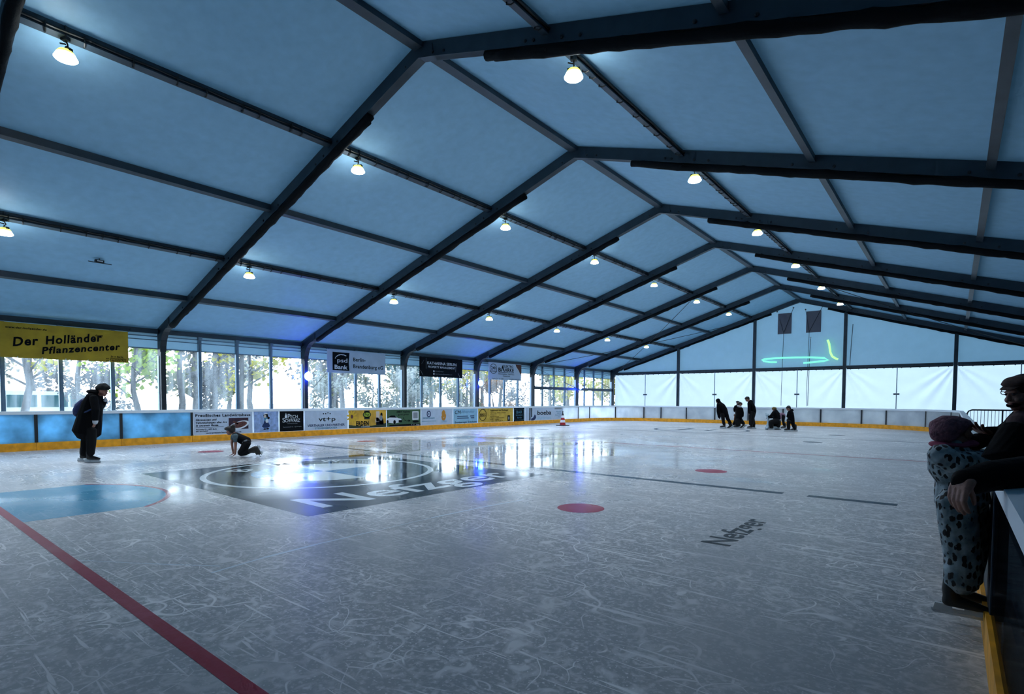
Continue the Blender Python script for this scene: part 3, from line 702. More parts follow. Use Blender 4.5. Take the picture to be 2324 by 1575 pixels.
a.shape('skirt', [[(.27,.20),(.33,.30),(.36,.40),(.46,.40),(.52,.30),(.56,.20),(.48,.15),(.34,.15)]], NAVY); a.shape('bodice', [[(.36,.40),(.35,.50),(.47,.50),(.46,.40)]], TEALINK, .004); a.shape('apron', [el((.45,.39), .05,.07)], WHITE, .0045)
a.shape('hair', [el((.41,.58), .085,.075), [(.46,.57),(.56,.50),(.52,.44),(.46,.47)]], INK, .004); a.shape('face', [el((.385,.55), .045,.05)], SKIN_P, .005); a.shape('bonnet', [[(.33,.60),(.37,.66),(.44,.67),(.48,.63),(.40,.625)]], WHITE, .0055)
a.shape('shoes', [el((.37,.11), .05,.022), el((.47,.115), .055,.022)], INK, .004); a.text([('Gänseliesel', .55, .06, .03, .28, .2)], TEALINK)
a = ad(9.71, 10.64, INK, 'black advert with a white drop beside the word Pech'); a.text([('P', .30, .46, .16, .10), ('ECH', .41, .46, .115, .27), ('S', .10, .32, .16, .10), ('CHWARZ', .205, .325, .115, .56)], WHITE)
a.shape('drop', [[(.235,.66),(.27,.54),(.275,.50),(.25,.465),(.215,.465),(.19,.50),(.195,.54)]], WHITE); a.text([('GASTRONOMIE', .27, .26, .025, .40), ('Fasanenstraße 40 - 10719 Berlin', .12, .135, .035, .70)], GREYP, .0055, 'small_lettering')
a = ad(10.67, 12.50, PALE, 'white advert with the letters vt+p and dots above'); a.text([('vt+p', .55, .32, .17, .72, 0, .01)], INK); a.text([('VIERTHALER UND PARTNER', .10, .125, .085, 1.58, 0, .02)], NAVY, .005, 'name_lettering'); a.text([('STEUERBERATER', .40, .025, .065, .95, 0, .01)], TEALINK, .0055, 'small_lettering')
a.shape('dots', [el((.76+.095*i, .60+(.03 if i == 2 else 0)), .026, .022) for i in range(4)], INK)
a = ad(12.54, 14.37, mat('orange_yellow_print_sheet', (.55,.33,.03), .55, noise=.35, nscale=2.2), 'yellow flower advert with dark foot and the word ERDEN')
a.shape('dark_foot', [[(0,0),(1.806,0),(1.806,.17),(1.5,.11),(1.0,.075),(.4,.09),(0,.14)]], mat('dark_green_print', (.012,.035,.02))); a.text([('ERDEN', .33, .10, .17, .60, 0, .045)], INK, .006); a.text([('& DÜNGER', .58, .03, .05, .40)], WHITE, .007, 'small_lettering')
fc = (.14,.46); a.shape('petals', [el((fc[0]+.13*math.cos(q), fc[1]+.16*math.sin(q)), .12,.035,12,q) for q in [i*PI/5-.2 for i in range(10)]], YEL, .004); a.shape('flower_heart', [el(fc, .06,.075)], BROWN, .005)
a.shape('badge', [rect(.72,.98,.34,.70), el((.85,.53), .20,.13)], mat('dark_badge_print', (.008,.02,.012)), .004); a.shape('badge_field', [el((.85,.53), .155,.09)], mat('green_badge_print', (.25,.38,.03)), .005); a.text([('Frux', .74, .49, .10, .22, .2, .02)], INK, .006, 'badge_lettering')
a.shape('product_bag', [rect(1.30,1.47,.25,.66), el((1.36,.28), .10,.13)], SKIN_P, .005); a.shape('gardener', [el((1.56,.26), .11,.16), el((1.57,.52), .055,.085), rect(1.30,1.68,.10,.24)], INK, .0055); a.shape('gardener_shirt', [el((1.55,.38), .075,.11)], GREYP, .006)
a = ad(14.39, 16.27, GREEN, 'dark green advert with a white car and a bent arrow'); w_ = 1.856
a.shape('black_foot', [[(.05,0),(1.856,0),(1.856,.09),(.16,.075)]], INK, .003); a.text([('BMW Nefzger', .52, .58, .085, .76, 0, .02), ('goes green', .60, .475, .075, .58, 0, .01)], INK)
a.shape('car_body', [[(0,.20),(.0,.34),(.12,.38),(.22,.45),(.44,.45),(.58,.36),(.76,.32),(.80,.25),(.78,.18),(.40,.13),(.08,.17)]], WHITE, .004); a.shape('car_glass', [[(.06,.39),(.20,.47),(.40,.47),(.54,.375)]], INK, .005); a.shape('car_wheels', [el((.40,.19), .065,.085), el((.035,.22), .05,.07), rect(.62,.80,.17,.27)], INK, .0055)
aw = [(.86,.36),(.93,.26),(1.04,.21),(1.18,.21)]; a.shape('arrow', [[aw[i],aw[i+1],(aw[i+1][0],aw[i+1][1]+.03),(aw[i][0]+.03,aw[i][1]+.02)] for i in range(3)]+[[(1.17,.17),(1.28,.23),(1.17,.28)]], INK)
a.shape('white_field', [rect(1.38,1.74,.26,.63)], WHITE); a.shape('grey_field', [rect(1.43,1.69,.32,.59)], GREYP, .004); a.shape('pill', [el((1.57,.18), .18,.05)], INK, .004)
a.text([('f', 1.34, .02, .07), ('P', 1.46, .025, .05), ('Nefzger', 1.60, .025, .045, .20)], WHITE, .006, 'small_lettering')
a = ad(16.30, 18.28, PALE, 'pale advert with dark wreath emblem and an orange figure'); a.shape('wreath', [el((.44+.10*math.cos(q), .50+.13*math.sin(q)), .045,.03,8,q+1.5) for q in [PI*.62+i*PI*1.76/9 for i in range(10)]]+[el((.44,.50),.03,.035)], NAVY)
a.text([('FISCHER.WAGEN', .08, .28, .07, .72, 0, .01)], TEALINK); a.shape('rule', [rect(.02,.90,.165,.18)], TEALINK); a.shape('orange_figure', [el((1.36,.50), .12,.17), el((1.28,.30), .055,.12,12,.3), el((1.46,.34), .05,.14,12,-.25), el((1.38,.24), .04,.09)], ORANGE); a.text([('LÖWEN', 1.20, .10, .09, .36, 0, .02)], LBLUE, .005, 'small_lettering')
a = ad(18.30, 20.02, LBLUE, 'light blue advert with a looped black logo and text lines'); a.text([('CM', .10, .47, .17, .40, .2, .0), ('Gmbh', .42, .50, .04)], INK); a.text([('Infrastruktur', .56, .52, .12, .92, .3, 0)], mat('mid_blue_ink', (.08,.22,.40)), .005, 'script_lettering')
a.shape('text_lines', [rect(.25,1.0,.335,.375), rect(.25,1.05,.245,.285), rect(1.15,1.45,.335,.375), rect(1.2,1.45,.245,.285)], NAVY); a.text([('Entwässerungen', .10, .03, .085, .82, .1, .01), ('Erdarbeiten', 1.02, .03, .085, .60, .1, .01)], INK, .0055, 'small_lettering')
a = ad(20.04, 22.84, GOLD, 'gold advert with a black oval ring and text block'); a.shape('oval_ring', ering((.34,.39), .29,.30,.035), INK); a.text([('BBSG', .13, .31, .15, .42, 0, .02)], INK)
a.text([('Experimente und Profitipps!', .92, .575, .075, 1.42, .1, .03), ('für Garten, Balkon und Haus', .92, .46, .045, 1.25, 0, .01), ('Beratung', .92, .365, .045, .28, 0, .01), ('Bauunternehmung', .92, .27, .045, .66, 0, .01), ('Hausmeisterservice', .92, .20, .045, 1.1, 0, .01), ('Berlin - Potsdam', .92, .12, .045, .7, 0, .01), ('Telefon 030 302 55 20', .92, .045, .045, 1.0, 0, .01)], INK, .0055, 'small_lettering'); a.shape('black_box', [rect(2.30,2.52,.03,.33)], INK); a.shape('white_mark', [el((2.41,.18),.03,.09)], WHITE, .005)
a = ad(22.88, 23.84, INK, 'small black advert with thin framed white writing', z=.205, h=.735); a.shape('thin_frame', [rect(.07,.87,.06,.075), rect(.07,.87,.66,.675), rect(.07,.085,.06,.675), rect(.855,.87,.06,.675)], TEALINK); a.text([('BAR', .22, .42, .17, .5), ('RESTAURANT', .18, .30, .07, .58), ('Berlin', .30, .16, .08, .38)], TEALINK)
a = ad(23.90, 27.66, PALE, 'pale advert with a tall letter b and the word boeba'); a.shape('b_stem', [rect(.36,.47,.01,.70), rect(.53,.62,.18,.70)], INK); a.shape('b_bowl', [[(.53,.0),(.75,.0),(.92,.06),(1.0,.16),(.96,.28),(.85,.335),(.80,.25),(.72,.16),(.53,.10)]], NAVY, .004); a.text([('boeba', 1.12, .31, .25, 1.38, 0, .02)], INK); a.text([('aluminium', 1.12, .06, .15, 1.36, 0, 0)], LBLUE, .005, 'pale_lettering')
a.shape('dark_patch', [rect(2.85,3.60,.60,.71)], GREYP); a.text([('fenster', 3.0, .45, .08, .55), ('türen', 3.1, .34, .08, .45), ('fassaden', 2.9, .23, .08, .7), ('bau', 3.2, .12, .07, .25)], TEALINK, .0055, 'small_lettering')
# banners hung under the eave
GH = 'banners under the eave'; XH = XW+.31
def banner(y, z, m, label, wd=2.92, ht=.95, cords=True):
    b = Ad('hanging_banner', XH, y, z, wd, ht, m, label, 'banner', GH, .008)
    if cords:
        c = MB(); c.tube([(0,0,0),(-.12,-.78,-.86)], .008, 5); c.tube([(0,wd,0),(-.12,wd+.82,-.92)], .008, 5); c.tube([(0,0,ht),(-.1,-.1,ht+.12)], .008, 5); c.tube([(0,wd,ht),(-.1,wd+.1,ht+.12)], .008, 5)
        c.build('guy_cord', M['cable'], b.e)
    return b
b = banner(2.69, 2.46, mat('yellow_banner_cloth', (.50,.33,.012), .6, noise=.18, nscale=2.5, bump=.2, bscale=5), 'yellow banner reading Der Holländer Pflanzencenter')
b.text([('Der', .26, .31, .235, .56, .25, .03, .14), ('Holländer', .95, .41, .225, 1.34, .25, .03, .15), ('Pflanzencenter', .86, .135, .185, 1.88, .25, .03, .137)], INK); b.text([('www.der-hollaender.de', .12, .79, .05, .86, .2, .03), ('GmbH', 2.10, .74, .05, .18, .1, .02), ('2x in Berlin', 2.46, .145, .045, .32, .3, .03), ('am Olympiastadion', 2.34, .085, .045, .52, .3, .03), ('am Treptower Park', 2.34, .03, .045, .52, .3, .03)], INK, .0055, 'small_lettering')
b.shape('eyelets', [el((.35+.52*i, .022), .016,.016,8) for i in range(5)], WHITE)
b = banner(12.47, 2.46, mat('white_banner_cloth', (.40,.52,.66), .6, noise=.08, nscale=2, bump=.25, bscale=3), 'white banner with the black bank logo square'); b.shape('logo_square', [[(.25,.10),(1.05,.10),(1.02,.45),(1.06,.85),(.25,.85)]], INK)
sw = [(.36,.60),(.42,.68),(.52,.745),(.64,.775),(.78,.77),(.90,.735)]; b.shape('swoosh', [[sw[i], sw[i+1], (sw[i+1][0]-.005,sw[i+1][1]-.035), (sw[i][0]+.012,sw[i][1]-.035)] for i in range(5)], WHITE, .005); b.text([('psd', .47, .44, .17, .48, 0, .01), ('Bank', .34, .16, .165, .62, 0, .025)], WHITE, .006, 'logo_lettering'); b.text([('Berlin-', 1.24, .52, .155, .62, 0, .015), ('Brandenburg eG', 1.24, .23, .155, 1.55, 0, .015)], INK)
b = banner(17.39, 2.48, INK, 'black banner with white property management lettering'); b.text([('KATHARINA SEELEN', .50, .60, .135, 1.98, 0, .012), ('PROPERTY MANAGEMENT', .55, .43, .105, 1.85, 0, .006)], WHITE); b.text([('0176 4552 83 231', 1.02, .255, .05, .55), ('katharinaseelen@immobilien.com', 1.02, .125, .05, 1.15)], GREYP, .0055, 'small_lettering'); b.shape('round_icons', [el((.93,.275), .045,.045), el((.93,.145), .045,.045)], WHITE); b.shape('gold_streaks', [[(.42,.38),(.435,.38),(.435,.90),(.42,.90)], [(.06,.30),(.075,.30),(.24,.05),(.22,.05)], [(2.42,.30),(2.44,.30),(2.46,.62),(2.44,.62)], [(2.58,.25),(2.6,.25),(2.76,.03),(2.74,.03)], [(.14,.60),(.15,.60),(.30,.80),(.29,.80)]], GREYP)
b = banner(22.34, 2.49, mat('white_second_banner_cloth', (.45,.57,.70), .6, bump=.25, bscale=3), 'white banner with a 24h ring and a curled brown corner'); b.shape('clock_ring', ering((.42,.60), .30,.28,.03), INK); b.text([('24h', .22, .56, .17, .42, 0, .02), ('NOTDIENST', .10, .42, .075, .64, 0, .02)], INK, .006, 'ring_lettering'); b.text([('ELEKTRO', 1.26, .72, .13, .90, 0, .03), ('B', .84, .47, .21, .22, 0, .03), ('HRKE', 1.40, .47, .21, .80, 0, .03)], INK)
b.shape('spire', [[(1.07,.47),(1.17,.83),(1.20,.83),(1.40,.47),(1.32,.47),(1.19,.66),(1.15,.47)], rect(.84,2.22,.415,.435)], INK); b.text([('Elektroinstallation - Smart Home', .84, .31, .06, 1.4, 0, .02), ('Haustechnik', 1.24, .20, .06, .62, 0, .02), ('Steglitz 030 / 791 0080', .30, .045, .055, .98), ('www.elektro-baehrke.de', 1.78, .045, .055, .95)], INK, .0055, 'small_lettering')
b.shape('curled_corner', [[(2.28,.935),(2.92,.935),(2.92,.18),(2.70,.52),(2.48,.72)]], mat('brown_banner_back', (.10,.03,.015), .6)); b.shape('corner_edge', [[(2.28,.935),(2.48,.72),(2.70,.52),(2.92,.20),(2.92,.26),(2.66,.60),(2.44,.80),(2.36,.935)]], WHITE, .004)
# ------------------------------------------------------------------ traffic cone and crowd barrier
e = empty('traffic_cone', (-16.31, 24.40, 0)); RED = mat('cone_red', (.38,.015,.02), .5); CW = mat('cone_white', (.75,.78,.8), .5)
p = MB(); p.box(-.30,.30,-.30,.30,0,.045); p.build('base', M['post'], e)
prof = [(.19,.045),(.165,.20),(.135,.36),(.105,.50),(.075,.64),(.05,.76)]; cols = [RED, CW, RED, CW, mat('cone_black', (.02,.02,.03))]
for i in range(5): p = MB(); p.lathe([prof[i], prof[i+1]], seg=16); p.build('band', cols[i], e, smooth=False)
p = MB(); p.lathe([(.03,.76),(.03,.84),(.045,.86),(.03,.90)], seg=10); p.build('tip', M['post'], e)
e.scale = (.86,.86,.86)
tag(e, 'red and white striped traffic cone on the ice before the far left boards', 'traffic cone')
e = empty('crowd_barrier', (.36, 24.8, 0)); LB = 2.3; HBAR = 1.105
p = MB(); pts = [(0,0,.05),(0,0,HBAR-.13),(.04,0,HBAR-.04),(.13,0,HBAR),(LB-.13,0,HBAR),(LB-.04,0,HBAR-.04),(LB,0,HBAR-.13),(LB,0,.05)]; p.tube(pts, .024, 8); p.build('frame', M['steel_dark'], e, smooth=True)
p = MB(); p.tube([(0,0,.22),(LB,0,.22)], .018, 6); p.build('lower_rail', M['steel_dark'], e)
for i in range(24):
    x = .09+i*.0925; p = MB(); p.tube([(x,0,.22),(x,0,HBAR)], .022 if i == 9 else .007, 6); p.build('bar', M['steel_dark'], e)
for x in (.25, LB-.25):
    p = MB(); p.tube([(x,-.25,-.05),(x,0,.22),(x,.25,-.05)], .016, 6); p.build('foot', M['steel_dark'], e)
tag(e, 'round-cornered metal crowd barrier standing behind the right boards', 'barrier')
MAN = dict(loc=(-14.348,3.318),coat=[[(.190,.000,1.499,.066,.090),(.140,.000,1.421,.120,.190),(.082,.000,1.242,.179,.210),(.022,.000,1.014,.218,.220),(-.019,.000,.822,.245,.230),(-.056,.000,.666,.265,.240),(-.064,.000,.636,.273,.240)],[(.250,-.190,1.385,.079,.079),(.336,-.250,1.116,.072,.072),(.303,-.230,.905,.055,.055)],[(.060,.190,1.374,.074,.074),(.133,.200,1.192,.065,.065),(.284,.100,1.320,.045,.045)]],hood=[[(.011,.000,1.510,.041,.090),(.107,.000,1.502,.062,.140),(.226,.000,1.487,.055,.110)]],trousers=[[(.116,-.100,.709,.102,.102),(.104,-.100,.411,.090,.090),(.087,-.100,.184,.072,.072)],[(-.118,.100,.697,.102,.102),(-.186,.100,.394,.077,.077),(-.217,.100,.151,.065,.065)]],head=[[(.313,.000,1.523)]],neck=[[(.237,.000,1.457,.054,.054),(.285,.000,1.493,.054,.054)]],hands=[[(.303,-.230,.887),(.274,-.240,.741)],[(.282,.100,1.320),(.299,.060,1.422)]],cuffs=[[(.306,-.230,.899,.053,.053),(.300,-.230,.846,.045,.045)],[(.285,.100,1.312,.043,.043),(.286,.090,1.350,.038,.038)]],hat=[[(.192,.000,1.582,.050,.070),(.264,.000,1.601,.081,.100),(.348,.000,1.607,.086,.105),(.425,.000,1.584,.043,.070)]],pack=[[(-.071,.000,1.331,.054,.100),(-.146,.000,1.205,.114,.150),(-.203,.000,1.085,.110,.150),(-.235,.000,1.013,.066,.120)]],strap=[[(.195,-.210,1.385),(.314,-.230,1.338),(.294,-.240,1.163),(.061,-.200,1.067)]],feet=[[(.085,-.100,.131)],[(-.214,.100,.102)]])
KNEEL = dict(loc=(-13.146,5.777),vest=[[(.053,.000,.532,.059,.130),(.123,.000,.462,.095,.150),(.229,.000,.403,.109,.150),(.323,.000,.362,.106,.150)]],shirt=[[(.108,-.120,.511,.068,.068),(.123,-.130,.447,.059,.059),(.116,-.130,.365,.039,.039)],[(-.057,.120,.488,.059,.059),(-.093,.130,.403,.041,.041)],[(.029,.000,.520,.053,.120),(.087,.000,.473,.083,.140)]],arms=[[(.123,-.130,.447,.039,.039),(.119,-.130,.353,.034,.034),(.113,-.130,.212,.030,.030),(.103,-.130,.076,.021,.021)],[(-.069,.120,.458,.037,.037),(-.106,.140,.307,.031,.031),(-.085,.130,.175,.026,.026),(-.068,.130,.067,.020,.020)]],trousers=[[(.367,-.090,.357,.098,.098),(.299,-.100,.210,.089,.089),(.215,-.100,.097,.074,.074)],[(.279,.090,.342,.095,.095),(.206,.100,.191,.086,.086),(.133,.100,.083,.071,.071)],[(.221,-.100,.091,.065,.065),(.333,-.100,.104,.059,.059),(.421,-.100,.146,.053,.053)],[(.138,.100,.077,.065,.065),(.246,.100,.090,.056,.056),(.349,.100,.132,.050,.050)]],head=[[(-.067,.000,.615)]],neck=[[(.029,.000,.544,.047,.047),(-.029,.000,.585,.047,.047)]],hands=[[(.103,-.130,.076),(.025,-.140,.012)],[(-.068,.130,.067),(-.176,.140,.005)]],hair=[[(-.164,.000,.662,.041,.080),(-.105,.000,.674,.053,.105),(-.040,.000,.657,.077,.110),(.000,.000,.591,.047,.080)],[(-.027,.000,.710,.035,.060),(.020,.000,.731,.047,.060)]],boots=[[(.421,-.100,.146,.053,.053),(.528,-.100,.187,.068,.068),(.593,-.100,.223,.065,.065)],[(.564,-.100,.223,.053,.053),(.610,-.100,.152,.059,.059),(.662,-.100,.088,.037,.037)],[(.349,.100,.132,.050,.050),(.444,.100,.139,.059,.059)],[(.475,.100,.163,.047,.047),(.515,.100,.061,.035,.035)]],blades=[[(.624,-.100,.294),(.721,-.100,.064)],[(.547,.100,.181),(.568,.100,.031)]],pocket=[[(.290,-.150,.349,.013,.010),(.351,-.165,.383,.024,.012),(.399,-.155,.409,.014,.010)]])
HOOD = dict(loc=(-9.037,28.053),coat=[[(-.231,.000,1.259,.117,.150),(-.127,.000,1.104,.194,.210),(-.014,.000,.903,.210,.210),(.067,.000,.732,.174,.200),(.069,.000,.639,.163,.190)],[(-.321,-.180,1.198,.093,.093),(-.338,-.200,.859,.085,.085),(-.290,-.180,.550,.053,.053)],[(-.090,.180,1.165,.093,.093),(-.076,.200,.821,.078,.078),(-.124,.180,.492,.047,.047)]],trousers=[[(-.080,-.100,.703,.112,.112),(-.039,-.100,.394,.081,.081),(-.004,-.100,.192,.065,.065)],[(.185,.100,.699,.112,.112),(.268,.100,.466,.090,.090),(.421,.100,.232,.068,.068)]],head=[[(-.290,.000,1.349)]],neck=[[(-.207,.000,1.244,.078,.078),(-.255,.000,1.306,.070,.070)]],hood=[[(-.289,.000,1.448,.034,.050),(-.280,.000,1.368,.103,.100),(-.216,.000,1.275,.096,.120)]],hands=[[(-.290,-.180,.550),(-.272,-.180,.450)],[(-.124,.180,.492),(-.123,.180,.429)]],feet=[[(.001,-.100,.146)],[(.446,.100,.146)]])
COLLAR = dict(loc=(-8.439,28.641),coat=[[(.011,.000,1.093,.109,.100),(-.002,.000,.984,.164,.140),(-.002,.000,.765,.168,.160),(-.015,.000,.516,.156,.160),(-.034,.000,.328,.143,.150)],[(.073,-.100,.986,.070,.070),(.115,-.140,.769,.062,.062),(.132,-.120,.598,.047,.047)],[(-.077,.100,.982,.070,.070),(-.072,.140,.762,.065,.065),(-.061,.120,.590,.050,.050)]],trousers=[[(-.093,-.080,.409,.122,.122),(-.105,-.080,.253,.109,.109),(-.103,-.080,.160,.094,.094)],[(.067,.080,.435,.122,.122),(.183,.090,.310,.103,.103),(.283,.100,.224,.075,.075)]],head=[[(.029,.000,1.202)]],neck=[[(.012,.000,1.077,.062,.062),(.026,.000,1.140,.062,.062)]],collar=[[(-.115,-.060,1.124,.047,.060),(-.025,-.070,1.086,.053,.070),(.077,-.050,1.063,.037,.060)]],hair=[[(-.057,.010,1.217,.062,.070),(.009,.020,1.256,.086,.085),(.106,.010,1.241,.062,.070),(.111,.000,1.171,.034,.060)]],hands=[[(.132,-.120,.598),(.129,-.120,.528)],[(-.061,.120,.590),(-.051,.120,.519)]],feet=[[(-.100,-.080,.152)],[(.323,.100,.201)]])
BEHIND = dict(loc=(-8.730,28.963),coat=[[(.119,.000,1.167,.079,.100),(.114,.000,1.040,.135,.170),(.134,.000,.850,.135,.170),(.154,.000,.629,.135,.160)],[(-.024,-.100,1.104,.073,.073),(-.103,-.140,.962,.066,.066),(-.096,-.120,.836,.044,.044)],[(.249,.100,1.103,.073,.073),(.317,.140,.944,.063,.063),(.312,.120,.785,.044,.044)]],trousers=[[(.058,-.080,.631,.098,.098),(-.000,-.080,.378,.079,.079),(-.122,-.080,.171,.066,.066)],[(.219,.080,.627,.098,.098),(.241,.080,.373,.079,.079),(.245,.080,.150,.066,.066)]],head=[[(.117,.000,1.274)]],neck=[[(.114,.000,1.151,.055,.055),(.118,.000,1.214,.055,.055)]],hat=[[(.044,.000,1.333,.035,.070),(.111,.000,1.333,.047,.090),(.179,.000,1.325,.035,.070)]],hands=[[(-.096,-.120,.836),(-.087,-.120,.749)],[(.312,.120,.785),(.314,.120,.706)]],feet=[[(-.184,-.080,.116)],[(.246,.080,.110)]])
TODDLER = dict(loc=(-8.877,29.447),coat=[[(-.014,.000,.519,.045,.060),(.004,.000,.438,.068,.090),(.011,.000,.325,.068,.090)],[(-.049,-.060,.480,.029,.029),(-.080,-.080,.409,.026,.026),(-.074,-.070,.352,.021,.021)],[(.065,.060,.477,.029,.029),(.096,.080,.387,.026,.026),(.093,.070,.339,.021,.021)]],trousers=[[(-.026,-.040,.327,.039,.039),(-.024,-.040,.214,.035,.035),(-.019,-.040,.134,.032,.032)],[(.052,.040,.324,.039,.039),(.057,.040,.211,.035,.035),(.059,.040,.130,.032,.032)]],head=[[(-.016,.000,.603)]],neck=[[(-.009,.000,.511,.029,.029),(-.013,.000,.551,.029,.029)]],hair=[[(-.052,.000,.631,.042,.055),(-.012,.000,.644,.052,.075),(.029,.000,.616,.042,.055),(.027,.000,.567,.032,.050)]],hands=[[(-.074,-.070,.352),(-.074,-.070,.312)],[(.093,.070,.339),(.094,.070,.299)]],feet=[[(-.019,-.040,.118)],[(.059,.040,.114)]])
YOUTH = dict(loc=(-7.703,28.201),coat=[[(-.149,.000,1.360,.076,.100),(-.093,.000,1.240,.133,.200),(-.021,.000,1.059,.169,.210),(.026,.000,.877,.163,.200),(.023,.000,.787,.157,.190)],[(-.240,-.180,1.270,.079,.079),(-.235,-.200,1.001,.070,.070),(-.206,-.180,.775,.051,.051)],[(.024,.180,1.239,.079,.079),(.069,.200,.980,.070,.070),(.020,.180,.752,.051,.051)]],hood=[[(-.127,.000,1.398,.039,.090),(-.058,.000,1.376,.051,.120),(-.011,.000,1.316,.036,.100)]],trousers=[[(-.040,-.090,.819,.144,.144),(-.078,-.090,.502,.112,.112),(-.072,-.090,.230,.106,.106)],[(.085,.090,.815,.144,.144),(.046,.090,.511,.115,.115),(.122,.090,.207,.100,.100)]],head=[[(-.254,.000,1.458)]],neck=[[(-.148,.000,1.345,.064,.064),(-.210,.000,1.405,.064,.064)]],hair=[[(-.348,.000,1.480,.039,.070),(-.289,.000,1.541,.061,.090),(-.213,.000,1.526,.079,.090),(-.173,.000,1.451,.048,.070)]],hands=[[(-.206,-.180,.775),(-.215,-.180,.670)],[(.020,.180,.752),(.007,.180,.653)]],feet=[[(-.071,-.090,.162)],[(.130,.090,.154)]])
SITTER = dict(loc=(-6.680,28.374),coat=[[(-.019,.000,.915,.103,.120),(.020,.000,.794,.146,.180),(.061,.000,.624,.160,.190),(.076,.000,.515,.160,.180)],[(-.149,-.160,.857,.075,.075),(-.252,-.180,.725,.066,.066),(-.318,-.120,.638,.051,.051)],[(.152,.160,.852,.075,.075),(.102,.200,.667,.063,.063),(-.096,.140,.582,.049,.049)]],trousers=[[(.047,-.100,.433,.140,.140),(-.138,-.110,.384,.121,.121),(-.259,-.110,.371,.112,.112)],[(.157,.100,.426,.140,.140),(-.007,.110,.364,.121,.121),(-.129,.110,.351,.109,.109)],[(-.259,-.110,.371,.109,.109),(-.274,-.110,.238,.092,.092),(-.253,-.110,.141,.075,.075)],[(-.123,.110,.351,.107,.107),(-.053,.110,.217,.092,.092),(-.002,.110,.119,.078,.078)],[(.120,.000,.430,.128,.170),(.136,.000,.272,.115,.170),(.139,.000,.162,.097,.150)]],head=[[(-.075,.000,.988)]],neck=[[(-.012,.000,.891,.058,.058),(-.050,.000,.933,.055,.055)]],hat=[[(-.136,.000,1.000,.058,.070),(-.088,.000,1.030,.080,.100),(-.015,.000,1.024,.070,.095),(.004,.000,.964,.044,.080)]],hem=[[(-.081,-.000,.471,.019,.185),(.071,.000,.454,.022,.200),(.229,.000,.479,.019,.185)]],hands=[[(-.318,-.120,.638),(-.387,-.100,.613)],[(-.096,.140,.582),(-.259,.080,.583)]],gloves=[[(-.306,-.120,.644,.049,.049),(-.369,-.100,.619,.056,.056)],[(-.096,.140,.582,.046,.046),(-.230,.090,.589,.051,.051)]],feet=[[(-.203,-.110,.081)],[(.025,.110,.052)]])
BENT = dict(loc=(-6.563,29.601),coat=[[(-.197,.000,.725,.065,.110),(-.134,.000,.738,.078,.130),(-.058,.000,.688,.090,.140),(-.032,.000,.638,.090,.140)],[(-.239,-.110,.728,.053,.053),(-.222,-.120,.603,.045,.045),(-.232,-.120,.503,.033,.033)],[(-.130,.110,.722,.053,.053),(-.135,.120,.596,.045,.045),(-.138,.120,.495,.033,.033)]],trousers=[[(-.084,-.080,.640,.090,.090),(-.091,-.080,.402,.065,.065),(-.041,-.080,.177,.053,.053)],[(.008,.080,.636,.090,.090),(.002,.080,.396,.063,.063),(.051,.080,.170,.050,.050)]],head=[[(-.272,.000,.700)]],neck=[[(-.204,.000,.738,.045,.045),(-.241,.000,.725,.043,.043)]],hair=[[(-.310,.000,.725,.038,.070),(-.267,.000,.750,.056,.080),(-.228,.000,.725,.043,.070)]],hands=[[(-.232,-.120,.503),(-.234,-.120,.447)],[(-.138,.120,.495),(-.144,.120,.445)]],feet=[[(-.027,-.080,.120)],[(.072,.080,.113)]])
WALKER = dict(loc=(-5.775,27.221),coat=[[(-.010,.000,.956,.069,.110),(.004,.000,.853,.112,.170),(.014,.000,.692,.135,.180),(.033,.000,.532,.138,.180),(.043,.000,.451,.135,.180)],[(-.148,-.140,.878,.057,.057),(-.205,-.170,.719,.053,.053),(-.233,-.160,.673,.039,.039)],[(.133,.140,.873,.057,.057),(.063,.170,.595,.053,.053),(-.072,.150,.503,.041,.041)]],hood=[[(-.011,.000,.990,.030,.090),(.052,.000,.991,.046,.120),(.099,.000,.945,.030,.100)]],trousers=[[(-.101,-.090,.466,.099,.099),(-.136,-.090,.271,.073,.073),(-.126,-.090,.111,.055,.055)],[(.141,.090,.460,.099,.099),(.198,.090,.241,.069,.069),(.254,.090,.080,.053,.053)]],head=[[(-.110,.000,1.053)]],neck=[[(-.021,.000,.944,.053,.053),(-.068,.000,1.002,.050,.050)]],hair=[[(-.185,.000,1.070,.037,.070),(-.128,.000,1.110,.057,.090),(-.059,.000,1.093,.064,.090),(-.023,.000,1.025,.039,.070)]],hands=[[(-.233,-.160,.673),(-.272,-.160,.673)],[(-.072,.150,.503),(-.118,.150,.491)]],feet=[[(-.119,-.090,.065)],[(.261,.090,.039)]])
